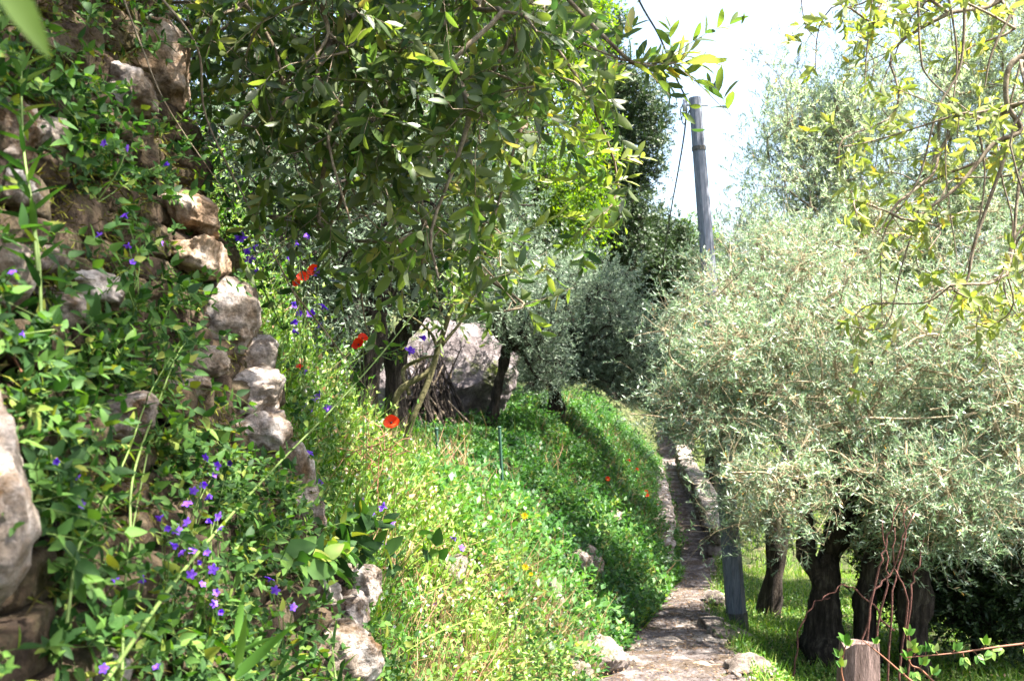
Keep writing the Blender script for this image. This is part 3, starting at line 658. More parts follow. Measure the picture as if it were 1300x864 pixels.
# boulder and brushwood
c = at(568, 490, 12.2); mb = MB(); rock(mb, c, (.98, .8, .92), 905, rot=(.0,.25,.3), sub=6, rough=.12, square=.2)
setp(mb.build('boulder', M['boulder'], loc=c), 'big pinkish grey boulder with moss patches on the terrace under the olive trees', 'boulder')
for k in range(54):
    bx = rng.uniform(500, 588) if k > 3 else rng.uniform(590, 610); D0 = 11.0+rng.normal()*.15
    b_ = at(bx, 0, D0); b_[2] = G(b_[0], b_[1]); top_ = at(540+rng.normal()*14+(bx-545)*.25, 434+rng.uniform(-10,40), 11.6+rng.normal()*.1)
    top_ += [rng.normal()*.10, 0, -abs(rng.normal())*.12]; mid = (b_+top_)/2+rng.normal(size=3)*.07; Q, rr = smooth_poly([b_, mid, top_], [.022,.016,.008], 5); rr = rr*rng.uniform(.6,1.2)
    mb = MB(); tube(mb, Q, rr, 6, rng.random()); o = setp(mb.build('dead_stick', M['twig'] if k % 4 == 0 else M['bark'], loc=b_), 'bare dead stick leaning in the brushwood pile against the boulder', 'stick', 'dead sticks leaning against the boulder')

# fence stakes
for (px, y0, y1, D, lab) in ((556,545,604,6.6,'thin dark green metal stake in the weeds, left and shorter of the two'),(636,543,606,7.2,'thin dark green metal stake in the weeds, right and taller of the two')):
    t0 = at(px-2, y0, D); b0 = at(px+2, y1+14, D); e = empty('fence_stake', tuple(b0), lab, 'stake', 'metal stakes in the weeds')
    mb = MB(); tube(mb, [b0, (b0+t0)/2, t0], .013, 6, .5); mb.build('post', M['stake'], e, smooth=False)
    mb = MB(); tube(mb, [t0, t0+[0,0,.012]], [.016,.015], 6, .5); mb.build('cap', M['stake'], e)

# ---------------------------------------------------------------- utility pole with cables
pb_ = at(938, 818, 9.); pt_ = at(882, 124, 9.); ax = nrm(pt_-pb_); Lp = np.linalg.norm(pt_-pb_)
pb_ = pb_-ax*.3; Lp += .3
pole = empty('utility_pole', tuple(pb_), 'leaning grey octagonal concrete utility pole standing beside the path', 'utility pole')
mb = MB(); tube(mb, [pb_+ax*t for t in np.linspace(0, Lp, 9)], np.linspace(.101, .058, 9), 8, .5); mb.build('shaft', M['concrete'], pole, smooth=False)
mb = MB(); tube(mb, [pb_+ax*.1, pb_+ax*.62], [.108,.106], 8, .5); mb.build('dark_foot', M['pitch'], pole, smooth=False)
t = Lp*(1-.088); mb = MB(); tube(mb, [pb_+ax*(t-.02), pb_+ax*(t+.02)], [.068,.068], 10, .5); mb.build('collar', M['pitch'], pole, smooth=False)
mb = MB(); q = pb_+ax*(Lp-.07); tube(mb, [q+[-.13,0,.0], q+[-.02,0,0], q+[.12,0,.0]], [.012,.012,.012], 6, .5); tube(mb, [q+[-.10,0,-.06], q+[-.10,0,.05]], [.022,.022], 8, .5); mb.build('bracket', M['metal'], pole)
side = np.array([-1., -.35, 0]); mb = MB(); tube(mb, [pb_+ax*(Lp*f)+nrm(side)*(.101-.043*f+.008) for f in np.linspace(.32,.62,6)], .011, 6, .5); mb.build('conduit', M['metal'], pole)
def cable(pts, r, label, sub=8):
    Q, rr = smooth_poly(pts, [r]*len(pts), sub); mb = MB(); tube(mb, Q, rr, 5, .5); return setp(mb.build('overhead_cable', M['cable'], loc=Q[0]), label, 'cable')
e1 = at(873, 128, 9.)
cable([e1, at(858, 98, 8.6), at(838, 48, 8.), at(812, 2, 7.4), at(770, -90, 6.6)], .009, 'dark overhead cable running from the pole top up out of the picture')
cable([at(872,138,9.), at(868, 175, 9.4), at(860, 222, 10.3), at(851, 272, 12), at(842, 330, 15)], .009, 'thin cable sagging from the pole bracket down to the trees behind')
cable([at(872,126,9.), at(864,140,9.), at(868,158,9.), at(875,140,9.)], .006, 'small loop of slack wire at the pole top')

# ---------------------------------------------------------------- trees
def grow(trunk, trr, att, r, bend=.12, alpha=.35, step=.45):
    nodes = [np.array(p) for p in trunk]; par = [-1]+list(range(len(trunk)-1)); pl = [0.]
    for i in range(1, len(trunk)): pl.append(pl[-1]+.0)
    tip = np.array(trunk[-1]); start = max(1, len(trunk)-3)
    order = np.argsort(np.linalg.norm(att-tip, axis=1)); ok = np.ones(len(nodes), bool); ok[:start] = False
    NP = np.zeros((len(att)*8+len(nodes)+10, 3)); NL = np.full(len(NP), 1e9); n = len(nodes); NP[:n] = nodes
    for i in range(n): NL[i] = 0. if ok[i] else 1e9
    par = par+[0]*(len(NP)-n); tips = []
    for a in order:
        p = att[a]; d = np.linalg.norm(NP[:n]-p, axis=1); j = int(np.argmin(d+alpha*NL[:n])); dist = d[j]
        k = max(1, min(6, int(dist/step)+1)); prev = j; side_ = r.normal(size=3)*dist*bend
        for q in range(1, k+1):
            t_ = q/k; NP[n] = NP[j]*(1-t_)+p*t_+side_*math.sin(t_*math.pi)+np.array([0,0,.10])*dist*math.sin(t_*math.pi); par[n] = prev; NL[n] = NL[prev]+dist/k; prev = n; n += 1
            if n >= len(NP)-8: break
        tips.append(prev)
        if n >= len(NP)-8: break
    return NP[:n], np.array(par[:n]), tips
def tree(name, label, cat, trunk, trad, ells, leafmat, group=None, lL=.05, asp=.22, kind='lo', ntw=9, m=10, tl=.22, spread=.22, splay=42, grav=.25, trunkmat='bark', branchmat='bark', r_tip=.005, seed=1, upb=.35, up=.35, bend=.12, shell=.55, rmax=.12, extra=None, tmask=None, prof='olive', root=None, tk=12, trough=.16, clump=0., bare=None):
    r = np.random.default_rng(seed); trunk = [np.asarray(p, float) for p in trunk]
    e = empty(name, tuple(trunk[0]), label, cat, group)
    Q, rr = smooth_poly(trunk, trad, 7); Q = Q+np.cumsum(r.normal(size=Q.shape)*[.11,.11,.0], 0)*trad[0]*np.linspace(0,1,len(Q))[:,None]*.6; rr = rr*(1+.13*np.sin(np.arange(len(rr))*.9+seed)+.06*r.normal(size=len(rr)))
    tb = MB(); tube(tb, Q, rr, tk, .5, trough, r=r); 
    if name != 'overhanging_tree':
        for k in range(5):       # root flare
            a = k*1.256+r.random(); d = np.array([math.cos(a), math.sin(a), 0])*trad[0]; tube(tb, smooth_poly([Q[0]+[0,0,trad[0]*1.6], Q[0]+d*.9+[0,0,.25*trad[0]], Q[0]+d*1.9-[0,0,.25*trad[0]]], [trad[0]*.45, trad[0]*.35, trad[0]*.15], 3)[0], np.linspace(trad[0]*.5, trad[0]*.12, 7), 7, .5, .1, r=r)
    tb.build('trunk', M[trunkmat], e)
    att = []
    for (c, rad, n) in ells:
        d = nrm(r.normal(size=(n,3))); u = r.random(n)**(1/3.); u = shell+(1-shell)*u if shell > 0 else u
        u = np.where(r.random(n) < .3, r.random(n)**(1/3.), u)
        att.append(np.asarray(c)+d*u[:,None]*np.asarray(rad)*(1+.14*np.sin(d@np.array([5.,3,4])+seed)[:,None]))
    if extra is not None: att.append(np.asarray(extra))
    att = np.concatenate(att); cs = clump*np.array([1,1,1.3])
    if clump > 0: att = att[vnoise(att*cs, seed)+.35*vnoise(att*cs*2.3, seed+5) > -.03]
    NP, par, tips = grow(trunk, trad, att, r, bend)
    n = len(NP); cnt = np.zeros(n)
    for t_ in tips: cnt[t_] += 1
    ch = np.zeros(n)
    for i in range(n-1, 0, -1): cnt[par[i]] += cnt[i]; ch[par[i]] += 1
    rad = np.minimum(r_tip*np.maximum(cnt, 1)**.5, rmax); nt_ = len(trunk)
    used = np.zeros(n, bool); used[:nt_] = True; bb = MB(); tipset = set(tips)
    order = sorted([t_ for t_ in tips if ch[t_] == 0], key=lambda t_: NP[t_][2])
    for t_ in order:
        chain = [t_]; i = t_
        while not used[i] and par[i] >= 0 and i >= nt_: used[i] = True; i = par[i]; chain.append(i)
        if len(chain) < 2: continue
        chain = chain[::-1]; rc = np.array([rad[j] for j in chain]); rc[0] = rc[1] if chain[0] < nt_ else min(rad[chain[0]], rc[1]*1.1)
        Qc, rq = smooth_poly(NP[chain], rc, 3); tube(bb, Qc, rq, 5 if rc.max() < .02 else 7, r.random(), .05, False, r=r)
    lb, sb = MB(), bb
    T = np.array(tips); P0 = NP[T]; Dp = nrm(P0-NP[par[T]])
    for k in range(ntw):
        f = r.random(len(T)); s = P0*(1-f[:,None]*.5)+NP[par[T]]*(f[:,None]*.5)
        P = s+r.normal(size=s.shape)*spread*.35*(k > 0); Dd = nrm(Dp*.6+r.normal(size=s.shape)*.75+np.array([0,0,upb]))
        if tmask is not None: kk = tmask(P, r); P, Dd = P[kk], Dd[kk]; P0k = s[kk]
        else: P0k = s
        ln = tl*r.uniform(.5,1.3,len(P))
        if k > 0 and len(P):
            stems(sb, np.stack([P0k, (P0k+P)/2+r.normal(size=P.shape)*.01, P], 1), np.broadcast_to(np.array([1.,.8,.6])*max(.0015, r_tip*.4), (len(P),3)))
        twigs(lb, sb, P, Dd, ln, m, lL, asp, kind, prof, splay, grav, max(.001, r_tip*.3), up=up, A=None)
    if bare:
        for (a, b, c_, d_, D_) in bare:
            p, q = at(a, b, D_), at(c_, d_, D_-.15); Qc, rq = smooth_poly([p, p*.6+q*.4+r.normal(size=3)*.05, q], [.010,.007,.004], 5); tube(bb, Qc, rq, 5, .5, .05, False, r=r)
    bb.build('branches', M[branchmat], e); lb.build('foliage', M[leafmat], e)
    return e
A_ = at
def ell(px, py, D, rx, ry, rz, n): return (A_(px, py, D), (rx, ry, rz), n)
def gz(p, dz=-.1): p = np.array(p, float); p[2] = G(p[0], p[1])+dz; return p

# right hand olive trees
r_ = np.random.default_rng(77); ex11 = []
for k in range(60):
    a = r_.uniform(860, 1290); ex11.append(at(a, r_.uniform(285, 350)+max(0, 940-a)*.7, r_.uniform(7.8, 9.)))
for k in range(26): ex11.append(at(r_.uniform(840, 890), r_.uniform(380, 530), r_.uniform(7.6, 8.4)))
for k in range(24): ex11.append(at(r_.uniform(900, 1250), r_.uniform(610, 680), r_.uniform(7.0, 7.8)))
for k in range(34): ex11.append(at(r_.uniform(985, 1270), r_.uniform(655, 715), r_.uniform(7.3, 8.8)))
tree('olive_tree', 'broad silvery olive tree with twin dark trunks to the right of the pole', 'tree',
     [gz(at(1052,0,8.0)), at(1048,765,8.0), at(1058,700,8.1), at(1085,640,8.2), at(1090,570,8.3)], [.17,.125,.115,.10,.08],
     [ell(1075,450,8.2,1.5,1.1,.85,330), ell(1090,590,7.9,1.0,.8,.40,120), ell(950,500,7.9,.75,.8,.85,210), ell(1020,600,7.4,.75,.7,.35,110), ell(918,475,8.2,.34,.6,.55,70), ell(1010,640,8.6,.65,.5,.3,60)], 'olive', 'olive trees on the terrace right of the path',
     seed=11, ntw=15, clump=1.6, extra=ex11, bare=[(1030,545,960,520,7.3),(980,510,1035,455,7.2),(985,500,1040,485,7.2),(1095,530,1240,525,7.1),(1015,570,1065,535,7.),(1020,572,1095,600,7.),(1120,450,1155,415,7.1),(1180,520,1230,490,7.),(870,470,855,410,7.4),(905,380,945,340,7.6),(1000,420,1020,350,7.5),(1060,400,1075,335,7.5),(860,535,800,525,7.6),(1150,560,1200,590,6.9),(930,600,990,625,6.9),(1050,620,1110,640,6.9)], m=12, tl=.17, lL=.05, asp=.22, spread=.42, branchmat='paletwig')
tree('olive_tree', 'spreading silvery olive tree filling the right edge with a deeply shaded underside', 'tree',
     [gz(at(1165,0,7.6)), at(1160,790,7.6), at(1168,700,7.5), at(1190,600,7.5)], [.14,.12,.10,.08],
     [ell(1210,480,7.6,1.1,1.0,.85,290), ell(1170,650,7.,.5,.6,.3,60), ell(1250,600,7.6,.95,.9,.5,150), ell(1180,600,6.9,.6,.6,.35,90), ell(1330,480,8,.6,1.,.9,110)], 'olive', 'olive trees on the terrace right of the path',
     seed=12, ntw=15, clump=1.6, m=12, tl=.17, lL=.05, asp=.22, spread=.42, branchmat='paletwig')
tree('olive_tree', 'slender olive tree behind, its dark forked trunk nearest the pole', 'tree',
     [gz(at(975,0,10.8)), at(985,690,10.8), at(978,640,10.8), at(990,560,10.8)], [.15,.12,.11,.08],
     [ell(950,380,11,.8,.9,.9,150), ell(1040,330,11.2,1.3,1.,.9,200), ell(1180,330,11,1.2,1.,.8,150)], 'olive', 'olive trees on the terrace right of the path',
     seed=13, ntw=13, clump=1.2, m=12, tl=.22, lL=.055, asp=.2, spread=.45, branchmat='paletwig')
tree('shade_shrub', 'dark leafy mass added as deep shade under the olives at the lower right edge', 'shade_shrub', [gz(at(1240,0,8.2)), at(1240,770,8.2), at(1235,720,8.2)], [.06,.05,.04],
     [ell(1240,705,8.2,.75,.6,.72,300), ell(1165,680,9.2,.6,.5,.75,240), ell(1110,630,9.8,.6,.5,.4,110), ell(1300,740,7.9,.5,.6,.6,140)], 'dark_oak', seed=16, ntw=11, m=10, tl=.15, lL=.05, asp=.4, spread=.3, up=.8)  # dark foliage put in for the deep shade beneath the olive crowns
tree('shade_oak', 'unseen oak added outside the right edge so its high limbs shade the slope and path', 'tree',
     [gz((8.2,10.5,0)), (8.0,10.5,EYE-.5), (7.6,10.4,EYE+2.), (7.0,10.2,EYE+4.)], [.3,.24,.18,.14],
     [((3.3,9.3,EYE+4.85),(1.0,2.0,.4),75), ((8.,15.5,EYE+6.9),(1.6,3.2,.6),230), ((5.0,12.6,EYE+6.1),(1.2,1.6,.5),120), ((7.0,6.9,EYE+3.2),(1.1,1.3,.4),170)], 'dark_oak', seed=17, ntw=9, m=9, tl=.3, lL=.09, asp=.45, spread=.5, splay=60, up=.8)  # out of view, added to shade the slope, path and lower right
# the first olive's second trunk, splitting low from the root
r_ = np.random.default_rng(6); tw = [o for o in C.objects if o.name == 'olive_tree'][0]
for nm, pts, rad_ in (('second_trunk', [gz(at(1100,0,7.8)), at(1098,780,7.8), at(1112,730,7.8), at(1120,680,7.9), at(1142,620,8.), at(1160,560,8.1)], [.12,.10,.085,.08,.07,.05]),
                      ('limb', [at(1050,745,8.), at(1030,700,8.), at(1032,650,8.), at(1012,590,8.)], [.09,.07,.055,.03]),
                      ('limb', [at(1058,700,8.05), at(1068,650,7.9), at(1060,600,7.8), at(1075,550,7.8)], [.08,.06,.045,.03])):
    Q, rr = smooth_poly(pts, rad_, 6); Q = Q+np.cumsum(r_.normal(size=Q.shape), 0)*.008; mb = MB(); tube(mb, Q, rr*(1+.12*np.sin(np.arange(len(rr))*1.1)), 12, .5, .16); mb.build(nm, M['bark'], tw)
# tall airy olive behind with shoots against the sky
r_ = np.random.default_rng(4); ex = []
for (a, b, n) in (((985,330),(975,70),16),((1010,330),(1000,60),16),((1060,330),(1010,110),16),((1090,330),(1075,-20),20),((1130,330),(1130,-60),22),((1180,330),(1190,-60),22),((1240,330),(1250,-60),22),((1290,330),(1320,-60),22),((960,350),(945,190),9),((1040,300),(1050,150),10),((940,350),(930,260),5)):
    for k in range(n):
        t_ = (k+.5)/n; ex.append(at(a[0]+(b[0]-a[0])*t_+r_.normal()*14, a[1]+(b[1]-a[1])*t_, 11.5+r_.normal()*.35))
tree('olive_tree', 'tall airy olive tree with feathery upright shoots against the white sky', 'tree',
     [gz(at(1130,0,12.)), at(1120,640,12), at(1105,500,12), at(1100,420,11.8)], [.26,.2,.15,.11],
     [ell(1040,340,11.6,1.2,.8,.6,90), ell(1230,330,11.8,1.3,.8,.9,150), ell(1160,190,12,1.5,.8,1.4,190), ell(1290,150,12,.9,.8,1.6,130), ell(1040,190,12,.6,.6,.9,60)], 'olive_airy', 'olive trees on the terrace right of the path',
     seed=14, ntw=17, m=14, tl=.24, lL=.06, asp=.2, spread=.5, extra=ex, upb=.9, branchmat='twig', bend=.06, r_tip=.003, rmax=.06)
# trees farther down the right side that close the view beside the path
tree('shrub_tree', 'pale bushy olive tree on the slope beyond the parapet, right of the path', 'tree', [gz(at(905,0,19)), at(905,560,19), at(900,500,19)], [.2,.15,.1],
     [ell(925,450,19,.9,1.,.9,90), ell(980,470,20,1.5,1.2,1.5,120), ell(1000,440,15,1.4,1.7,.8,150), ell(985,450,18,1.5,1.6,.9,120), ell(1010,490,12.5,1.2,1.2,.7,100)], 'olive', seed=15, ntw=10, m=10, tl=.3, lL=.075, asp=.28, spread=.5)  # lobes hidden behind the near olives were added to shade the path

# mid-distance olives on the left terrace
tree('olive_tree', 'grey green olive tree with a thick short trunk in the middle of the terrace', 'tree', [gz(at(707,0,14)), at(706,515,14), at(704,480,14), at(715,440,14)], [.13,.1,.09,.07],
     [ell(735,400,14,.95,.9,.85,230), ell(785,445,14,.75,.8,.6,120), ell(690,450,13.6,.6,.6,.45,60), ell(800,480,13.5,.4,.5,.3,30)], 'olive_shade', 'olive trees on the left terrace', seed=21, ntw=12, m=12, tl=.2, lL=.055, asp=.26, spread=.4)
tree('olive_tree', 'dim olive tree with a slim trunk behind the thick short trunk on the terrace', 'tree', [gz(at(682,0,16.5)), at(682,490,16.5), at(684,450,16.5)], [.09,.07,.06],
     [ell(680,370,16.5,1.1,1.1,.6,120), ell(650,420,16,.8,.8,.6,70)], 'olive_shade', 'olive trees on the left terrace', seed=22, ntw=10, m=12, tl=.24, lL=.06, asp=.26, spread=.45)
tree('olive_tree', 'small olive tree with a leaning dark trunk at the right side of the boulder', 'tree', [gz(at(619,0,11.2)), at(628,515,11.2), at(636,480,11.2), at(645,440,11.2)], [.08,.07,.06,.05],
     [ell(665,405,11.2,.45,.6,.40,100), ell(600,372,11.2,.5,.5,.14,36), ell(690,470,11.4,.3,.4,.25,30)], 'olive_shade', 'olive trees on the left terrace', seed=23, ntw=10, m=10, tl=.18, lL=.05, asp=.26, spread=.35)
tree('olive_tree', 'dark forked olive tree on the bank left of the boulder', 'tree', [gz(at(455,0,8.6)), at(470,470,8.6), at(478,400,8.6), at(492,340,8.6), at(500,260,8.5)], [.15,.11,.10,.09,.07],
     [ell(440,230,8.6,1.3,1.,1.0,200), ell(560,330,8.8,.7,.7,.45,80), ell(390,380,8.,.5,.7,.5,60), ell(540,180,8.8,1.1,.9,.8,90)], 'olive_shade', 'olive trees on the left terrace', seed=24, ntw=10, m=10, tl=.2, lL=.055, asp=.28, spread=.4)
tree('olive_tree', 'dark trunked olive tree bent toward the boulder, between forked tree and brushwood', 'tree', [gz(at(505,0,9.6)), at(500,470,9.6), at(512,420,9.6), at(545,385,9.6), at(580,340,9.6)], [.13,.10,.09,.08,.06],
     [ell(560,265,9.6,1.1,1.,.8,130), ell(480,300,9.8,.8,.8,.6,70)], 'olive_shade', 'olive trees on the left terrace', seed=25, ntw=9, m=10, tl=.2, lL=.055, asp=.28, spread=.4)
# background wall of trees
tree('deciduous_tree', 'tall bright green leafy tree behind the terrace, reaching above the picture', 'tree', [gz(at(690,0,22)), at(690,450,22), at(692,300,22), at(690,150,22)], [.3,.25,.2,.15],
     [ell(680,190,22,1.6,1.8,2.2,200), ell(680,20,22,1.6,1.8,1.8,160), ell(640,-80,22,1.8,1.8,1.6,90), ell(725,270,21.5,.7,1.,1.2,60)], 'bright', seed=31, ntw=12, m=8, tl=.4, lL=.10, asp=.5, spread=.7, splay=60, grav=.4, up=1.)
tree('deciduous_tree', 'bright leafy tree left behind the hanging branches', 'tree', [gz(at(420,0,18)), at(430,330,18), at(440,200,18)], [.3,.22,.15],
     [ell(440,120,18,2.2,1.6,2.3,200), ell(330,260,17,1.6,1.3,1.6,110), ell(560,40,18.5,1.8,1.4,1.8,120)], 'bright', seed=32, ntw=11, m=8, tl=.4, lL=.10, asp=.5, spread=.7, splay=60, grav=.4, up=1.)
tree('holm_oak', 'dark dense evergreen oak whose rounded edge stands against the sky', 'tree', [gz(at(770,0,30)), at(770,400,30), at(775,250,30)], [.4,.3,.2],
     [ell(792,165,29,1.3,1.5,2.0,260), ell(775,290,28.5,1.3,1.5,1.4,170), ell(750,60,29,1.0,1.3,1.6,110)], 'dark_oak', seed=33, ntw=14, m=9, tl=.35, lL=.11, asp=.5, spread=.6, splay=60, up=.8)
tree('holm_oak', 'dark evergreen tree standing lower down behind the path end', 'tree', [gz(at(812,0,33)), at(812,470,33), at(815,400,33)], [.35,.3,.2],
     [ell(820,350,31,1.7,1.5,2.0,300), ell(780,400,32,1.4,1.4,1.5,130), ell(855,450,33,1.0,1.2,1.1,110), ell(850,350,31,.8,1.2,1.4,150)], 'dark_oak', seed=34, ntw=14, m=9, tl=.35, lL=.11, asp=.5, spread=.6, splay=60, up=.8)
tree('deciduous_tree', 'rounded mid green tree behind the pole between oak and olives', 'tree', [gz(at(880,0,38)), at(880,460,38), at(878,380,38)], [.35,.25,.2],
     [ell(872,350,38,1.5,1.5,2.2,190), ell(930,440,38,2.2,1.8,1.8,160), ell(850,470,37,1.6,1.4,1.2,90)], 'bright', seed=35, ntw=10, m=8, tl=.4, lL=.12, asp=.5, spread=.7, splay=60, up=.8)
tree('holm_oak', 'very dark evergreen oak filling the background above the boulder', 'tree', [gz(at(560,0,20)), at(560,400,20), at(560,250,20)], [.4,.3,.2],
     [ell(600,330,20,1.9,1.6,1.2,170), ell(560,180,21.5,1.2,1.2,1.2,60), ell(430,400,15,1.3,1.3,1.2,90)], 'dark_oak', seed=36, ntw=12, m=9, tl=.35, lL=.11, asp=.45, spread=.6, splay=60, up=.8)
tree('holm_oak', 'dark evergreen oak on the bank behind the near wall', 'tree', [gz(at(250,0,9)), at(260,300,9), at(270,150,9)], [.2,.16,.12],
     [ell(290,120,9,1.3,1.1,1.2,170), ell(330,300,8,.7,.8,.8,80), ell(160,100,9,1.,1.,1.2,60)], 'dark_oak', seed=37, ntw=11, m=9, tl=.22, lL=.06, asp=.42, spread=.4, splay=55, up=.8)
tree('deciduous_tree', 'green tree behind the olives, left of the bright tall one', 'tree', [gz(at(600,0,26)), at(600,400,26), at(605,280,26)], [.35,.28,.2],
     [ell(620,260,26,2.6,2.,2.6,220), ell(520,180,26,2.4,2.,2.8,140)], 'bright', seed=38, ntw=10, m=8, tl=.45, lL=.12, asp=.5, spread=.8, splay=60, up=.8)

# overhanging tree above the wall: its limbs reach over the path in front of the camera
r_ = np.random.default_rng(9)
poly = np.array([(190,-80),(760,-80),(765,45),(755,130),(755,240),(700,300),(655,350),(600,375),(505,350),(430,300),(360,300),(300,240),(245,170)])
def inpoly(x, y):
    c = np.zeros(len(x), bool); j = len(poly)-1
    for i in range(len(poly)):
        xi, yi = poly[i]; xj, yj = poly[j]
        c ^= ((yi > y) != (yj > y)) & (x < (xj-xi)*(y-yi)/(yj-yi+1e-9)+xi); j = i
    return c
X_ = r_.uniform(190, 815, 1500); Y_ = r_.uniform(-80, 430, 1500); k_ = inpoly(X_, Y_); X_, Y_ = X_[k_], Y_[k_]
k_ = r_.random(len(X_)) < np.clip(.8-.35*sst(120, 400, Y_)-.35*(X_ < 330)-.4*(X_ > 640)*(Y_ > 60)-.3*(X_ > 700)*(Y_ > 40), .06, 1)*(vnoise(np.stack([X_/62, Y_/50, X_*0], 1), 4) > -.12); X_, Y_ = X_[k_][:270], Y_[k_][:270]
ex = [at(a, b, d) for a, b, d in zip(X_, Y_, r_.uniform(2.3, 2.9+1.1*sst(450, 620, X_), len(X_)))]
ex += [at(790,70,2.5), at(815,82,2.5), at(838,84,2.5), at(860,78,2.5), at(785,238,3.1), at(750,130,2.9), at(665,385,2.9), at(640,395,2.9), at(740,300,3.)]
over = tree('overhanging_tree', 'broad leaved evergreen tree whose leafy branches hang over the wall across the top', 'tree',
     [(-2.1,3.6,EYE+.3), (-1.7,3.4,EYE+1.4), (-1.2,3.2,EYE+2.0), (-.7,3.1,EYE+2.2)], [.09,.075,.06,.045],
     [((-.2,2.6,EYE+2.35),(1.3,1.0,.4),90), ((.5,2.0,EYE+2.9),(1.5,1.1,.45),260), ((.5,.6,EYE+2.7),(1.3,1.0,.4),200)], 'big_leaf', seed=41, ntw=3, m=9, tl=.15, lL=.060, asp=.34, kind='hi', spread=.22, splay=50, grav=.35,  # crown lobes above the frame, added to keep sun off the near wall
     extra=ex, r_tip=.0028, branchmat='twig', trunkmat='bark', shell=0., upb=-.05, up=.5, rmax=.03, bend=.1)
# long bare hanging shoots of the same tree
mb = MB()
for pts, r0 in (([(285,-30,2.5),(345,55,2.5),(362,120,2.5),(374,150,2.5),(430,200,2.6),(520,262,2.7),(600,325,2.8),(655,385,2.9)],.006),
                ([(190,-20,2.3),(250,60,2.3),(262,150,2.35),(320,270,2.4),(372,370,2.5),(400,430,2.6)],.004), ([(372,370,2.5),(420,430,2.7),(470,500,2.9)],.003),
                ([(130,-20,2.1),(128,60,2.1),(130,120,2.1),(150,175,2.1)],.0028), ([(165,-20,2.2),(130,60,2.2),(100,100,2.2)],.002), ([(150,-20,2.1),(180,60,2.1),(215,140,2.15),(290,250,2.3)],.0028),
                ([(374,150,2.5),(400,240,2.55),(415,300,2.6)],.003), ([(430,200,2.6),(470,280,2.7),(540,330,2.8),(560,400,2.9)],.003),([(560,-40,2.5),(660,10,2.5),(740,55,2.5),(800,78,2.5),(858,80,2.5)],.0045),
                ([(455,330,3.),(462,400,3.),(470,430,3.05)],.004), ([(560,290,2.9),(530,320,2.9),(480,300,2.9),(440,250,2.9)],.003)):
    Q, rr = smooth_poly([at(*p) for p in pts], np.linspace(r0, r0*.35, len(pts)), 6); tube(mb, Q, rr, 6, .5, .04, cap=False)
# terminal sprays, a paler leaf colour standing in for sun on the branch ends
lb, sb = MB(), mb
P = np.array([at(a, b, d) for a, b, d in ((838,86,2.5),(855,82,2.5),(820,84,2.52),(795,80,2.5),(690,160,2.9),(720,175,2.9),(740,200,3.),(660,150,2.9),(775,205,3.),(760,240,3.),(720,120,2.9),(640,215,2.9),(600,190,2.9),(620,250,2.9),(680,230,3.),(700,275,3.),(735,290,3.),(660,300,3.),(575,150,2.8),(640,120,2.8),(560,230,2.8),(745,110,2.9),(690,90,2.8))])
twigs(lb, sb, P, np.tile([1.,-.1,.15],(len(P),1))+r_.normal(size=(len(P),3))*.25, .11, 10, .062, .3, 'hi', 'olive', 50, .1, .0015, up=.8)
lb.build('spray_leaves', M['pale_leaf'], over); mb.build('hanging_shoots', M['twig'], over)

# right overhead tree, nearer than the olives
r_ = np.random.default_rng(19); ex = []
for k in range(120):
    a = r_.uniform(1060, 1330); b = r_.uniform(-60, 420); 
    if b > 150 and a < 1110 and b > 300 and r_.random() < .6: continue
    ex.append(at(a, b, r_.uniform(3.6, 4.8)))
ex += [at(1085,400,4.), at(1110,385,4.), at(1130,270,4.), at(1150,300,4.), at(1040,35,4.), at(1035,90,4.), at(1060,160,4.), at(1110,30,4.)]
tr = tree('overhanging_tree', 'bare twigged tree with yellow green leaves leaning in from the upper right corner', 'tree',
     [gz((3.9,4.9,0)), (3.6,4.7,EYE-1.), (3.1,4.4,EYE+.4), (2.75,4.2,EYE+1.3), (2.5,4.2,EYE+1.9)], [.1,.085,.06,.05,.04],
     [((2.6,4.4,EYE+2.1),(.7,.6,.5),24)], 'pale_leaf', seed=42, ntw=2, m=9, tl=.13, lL=.058, asp=.34, kind='hi', spread=.2, splay=50, grav=.1, extra=ex, r_tip=.0022, branchmat='twig', shell=0., upb=.1, up=.5, rmax=.02, bend=.14)
mb = MB()
for pts, r0 in (([(1340,60,4.),(1285,80,4.),(1278,130,4.),(1296,165,4.),(1262,182,4.),(1235,215,4.),(1212,240,4.),(1170,272,4.),(1140,300,4.)],.014),
                ([(1305,-20,4.),(1262,60,4.),(1250,110,4.)],.008), ([(1225,-30,4.),(1220,80,4.),(1190,140,4.),(1165,230,4.),(1125,290,4.),(1118,340,4.),(1120,400,4.)],.006),
                ([(1165,-30,4.),(1168,60,4.),(1180,100,4.),(1240,150,4.)],.006), ([(1290,160,4.),(1240,300,4.),(1225,360,4.),(1190,370,4.),(1172,400,4.)],.008),
                ([(1340,230,4.),(1290,300,4.),(1270,350,4.),(1225,362,4.)],.006), ([(1110,-30,4.),(1100,70,4.),(1098,120,4.)],.004), ([(1015,-20,4.),(1022,30,4.),(1035,48,4.)],.003), ([(1240,150,4.),(1250,230,4.),(1230,330,4.),(1185,440,4.)],.005),
                ([(1200,-30,4.),(1215,80,4.),(1200,200,4.),(1215,330,4.)],.005), ([(1300,60,4.),(1270,200,4.),(1285,300,4.),(1240,430,4.)],.005)):
    Q, rr = smooth_poly([at(*p) for p in pts], np.linspace(r0, r0*.4, len(pts)), 6); tube(mb, Q, rr, 6, .5, .05, cap=False)
mb.build('hanging_shoots', M['twig'], tr)

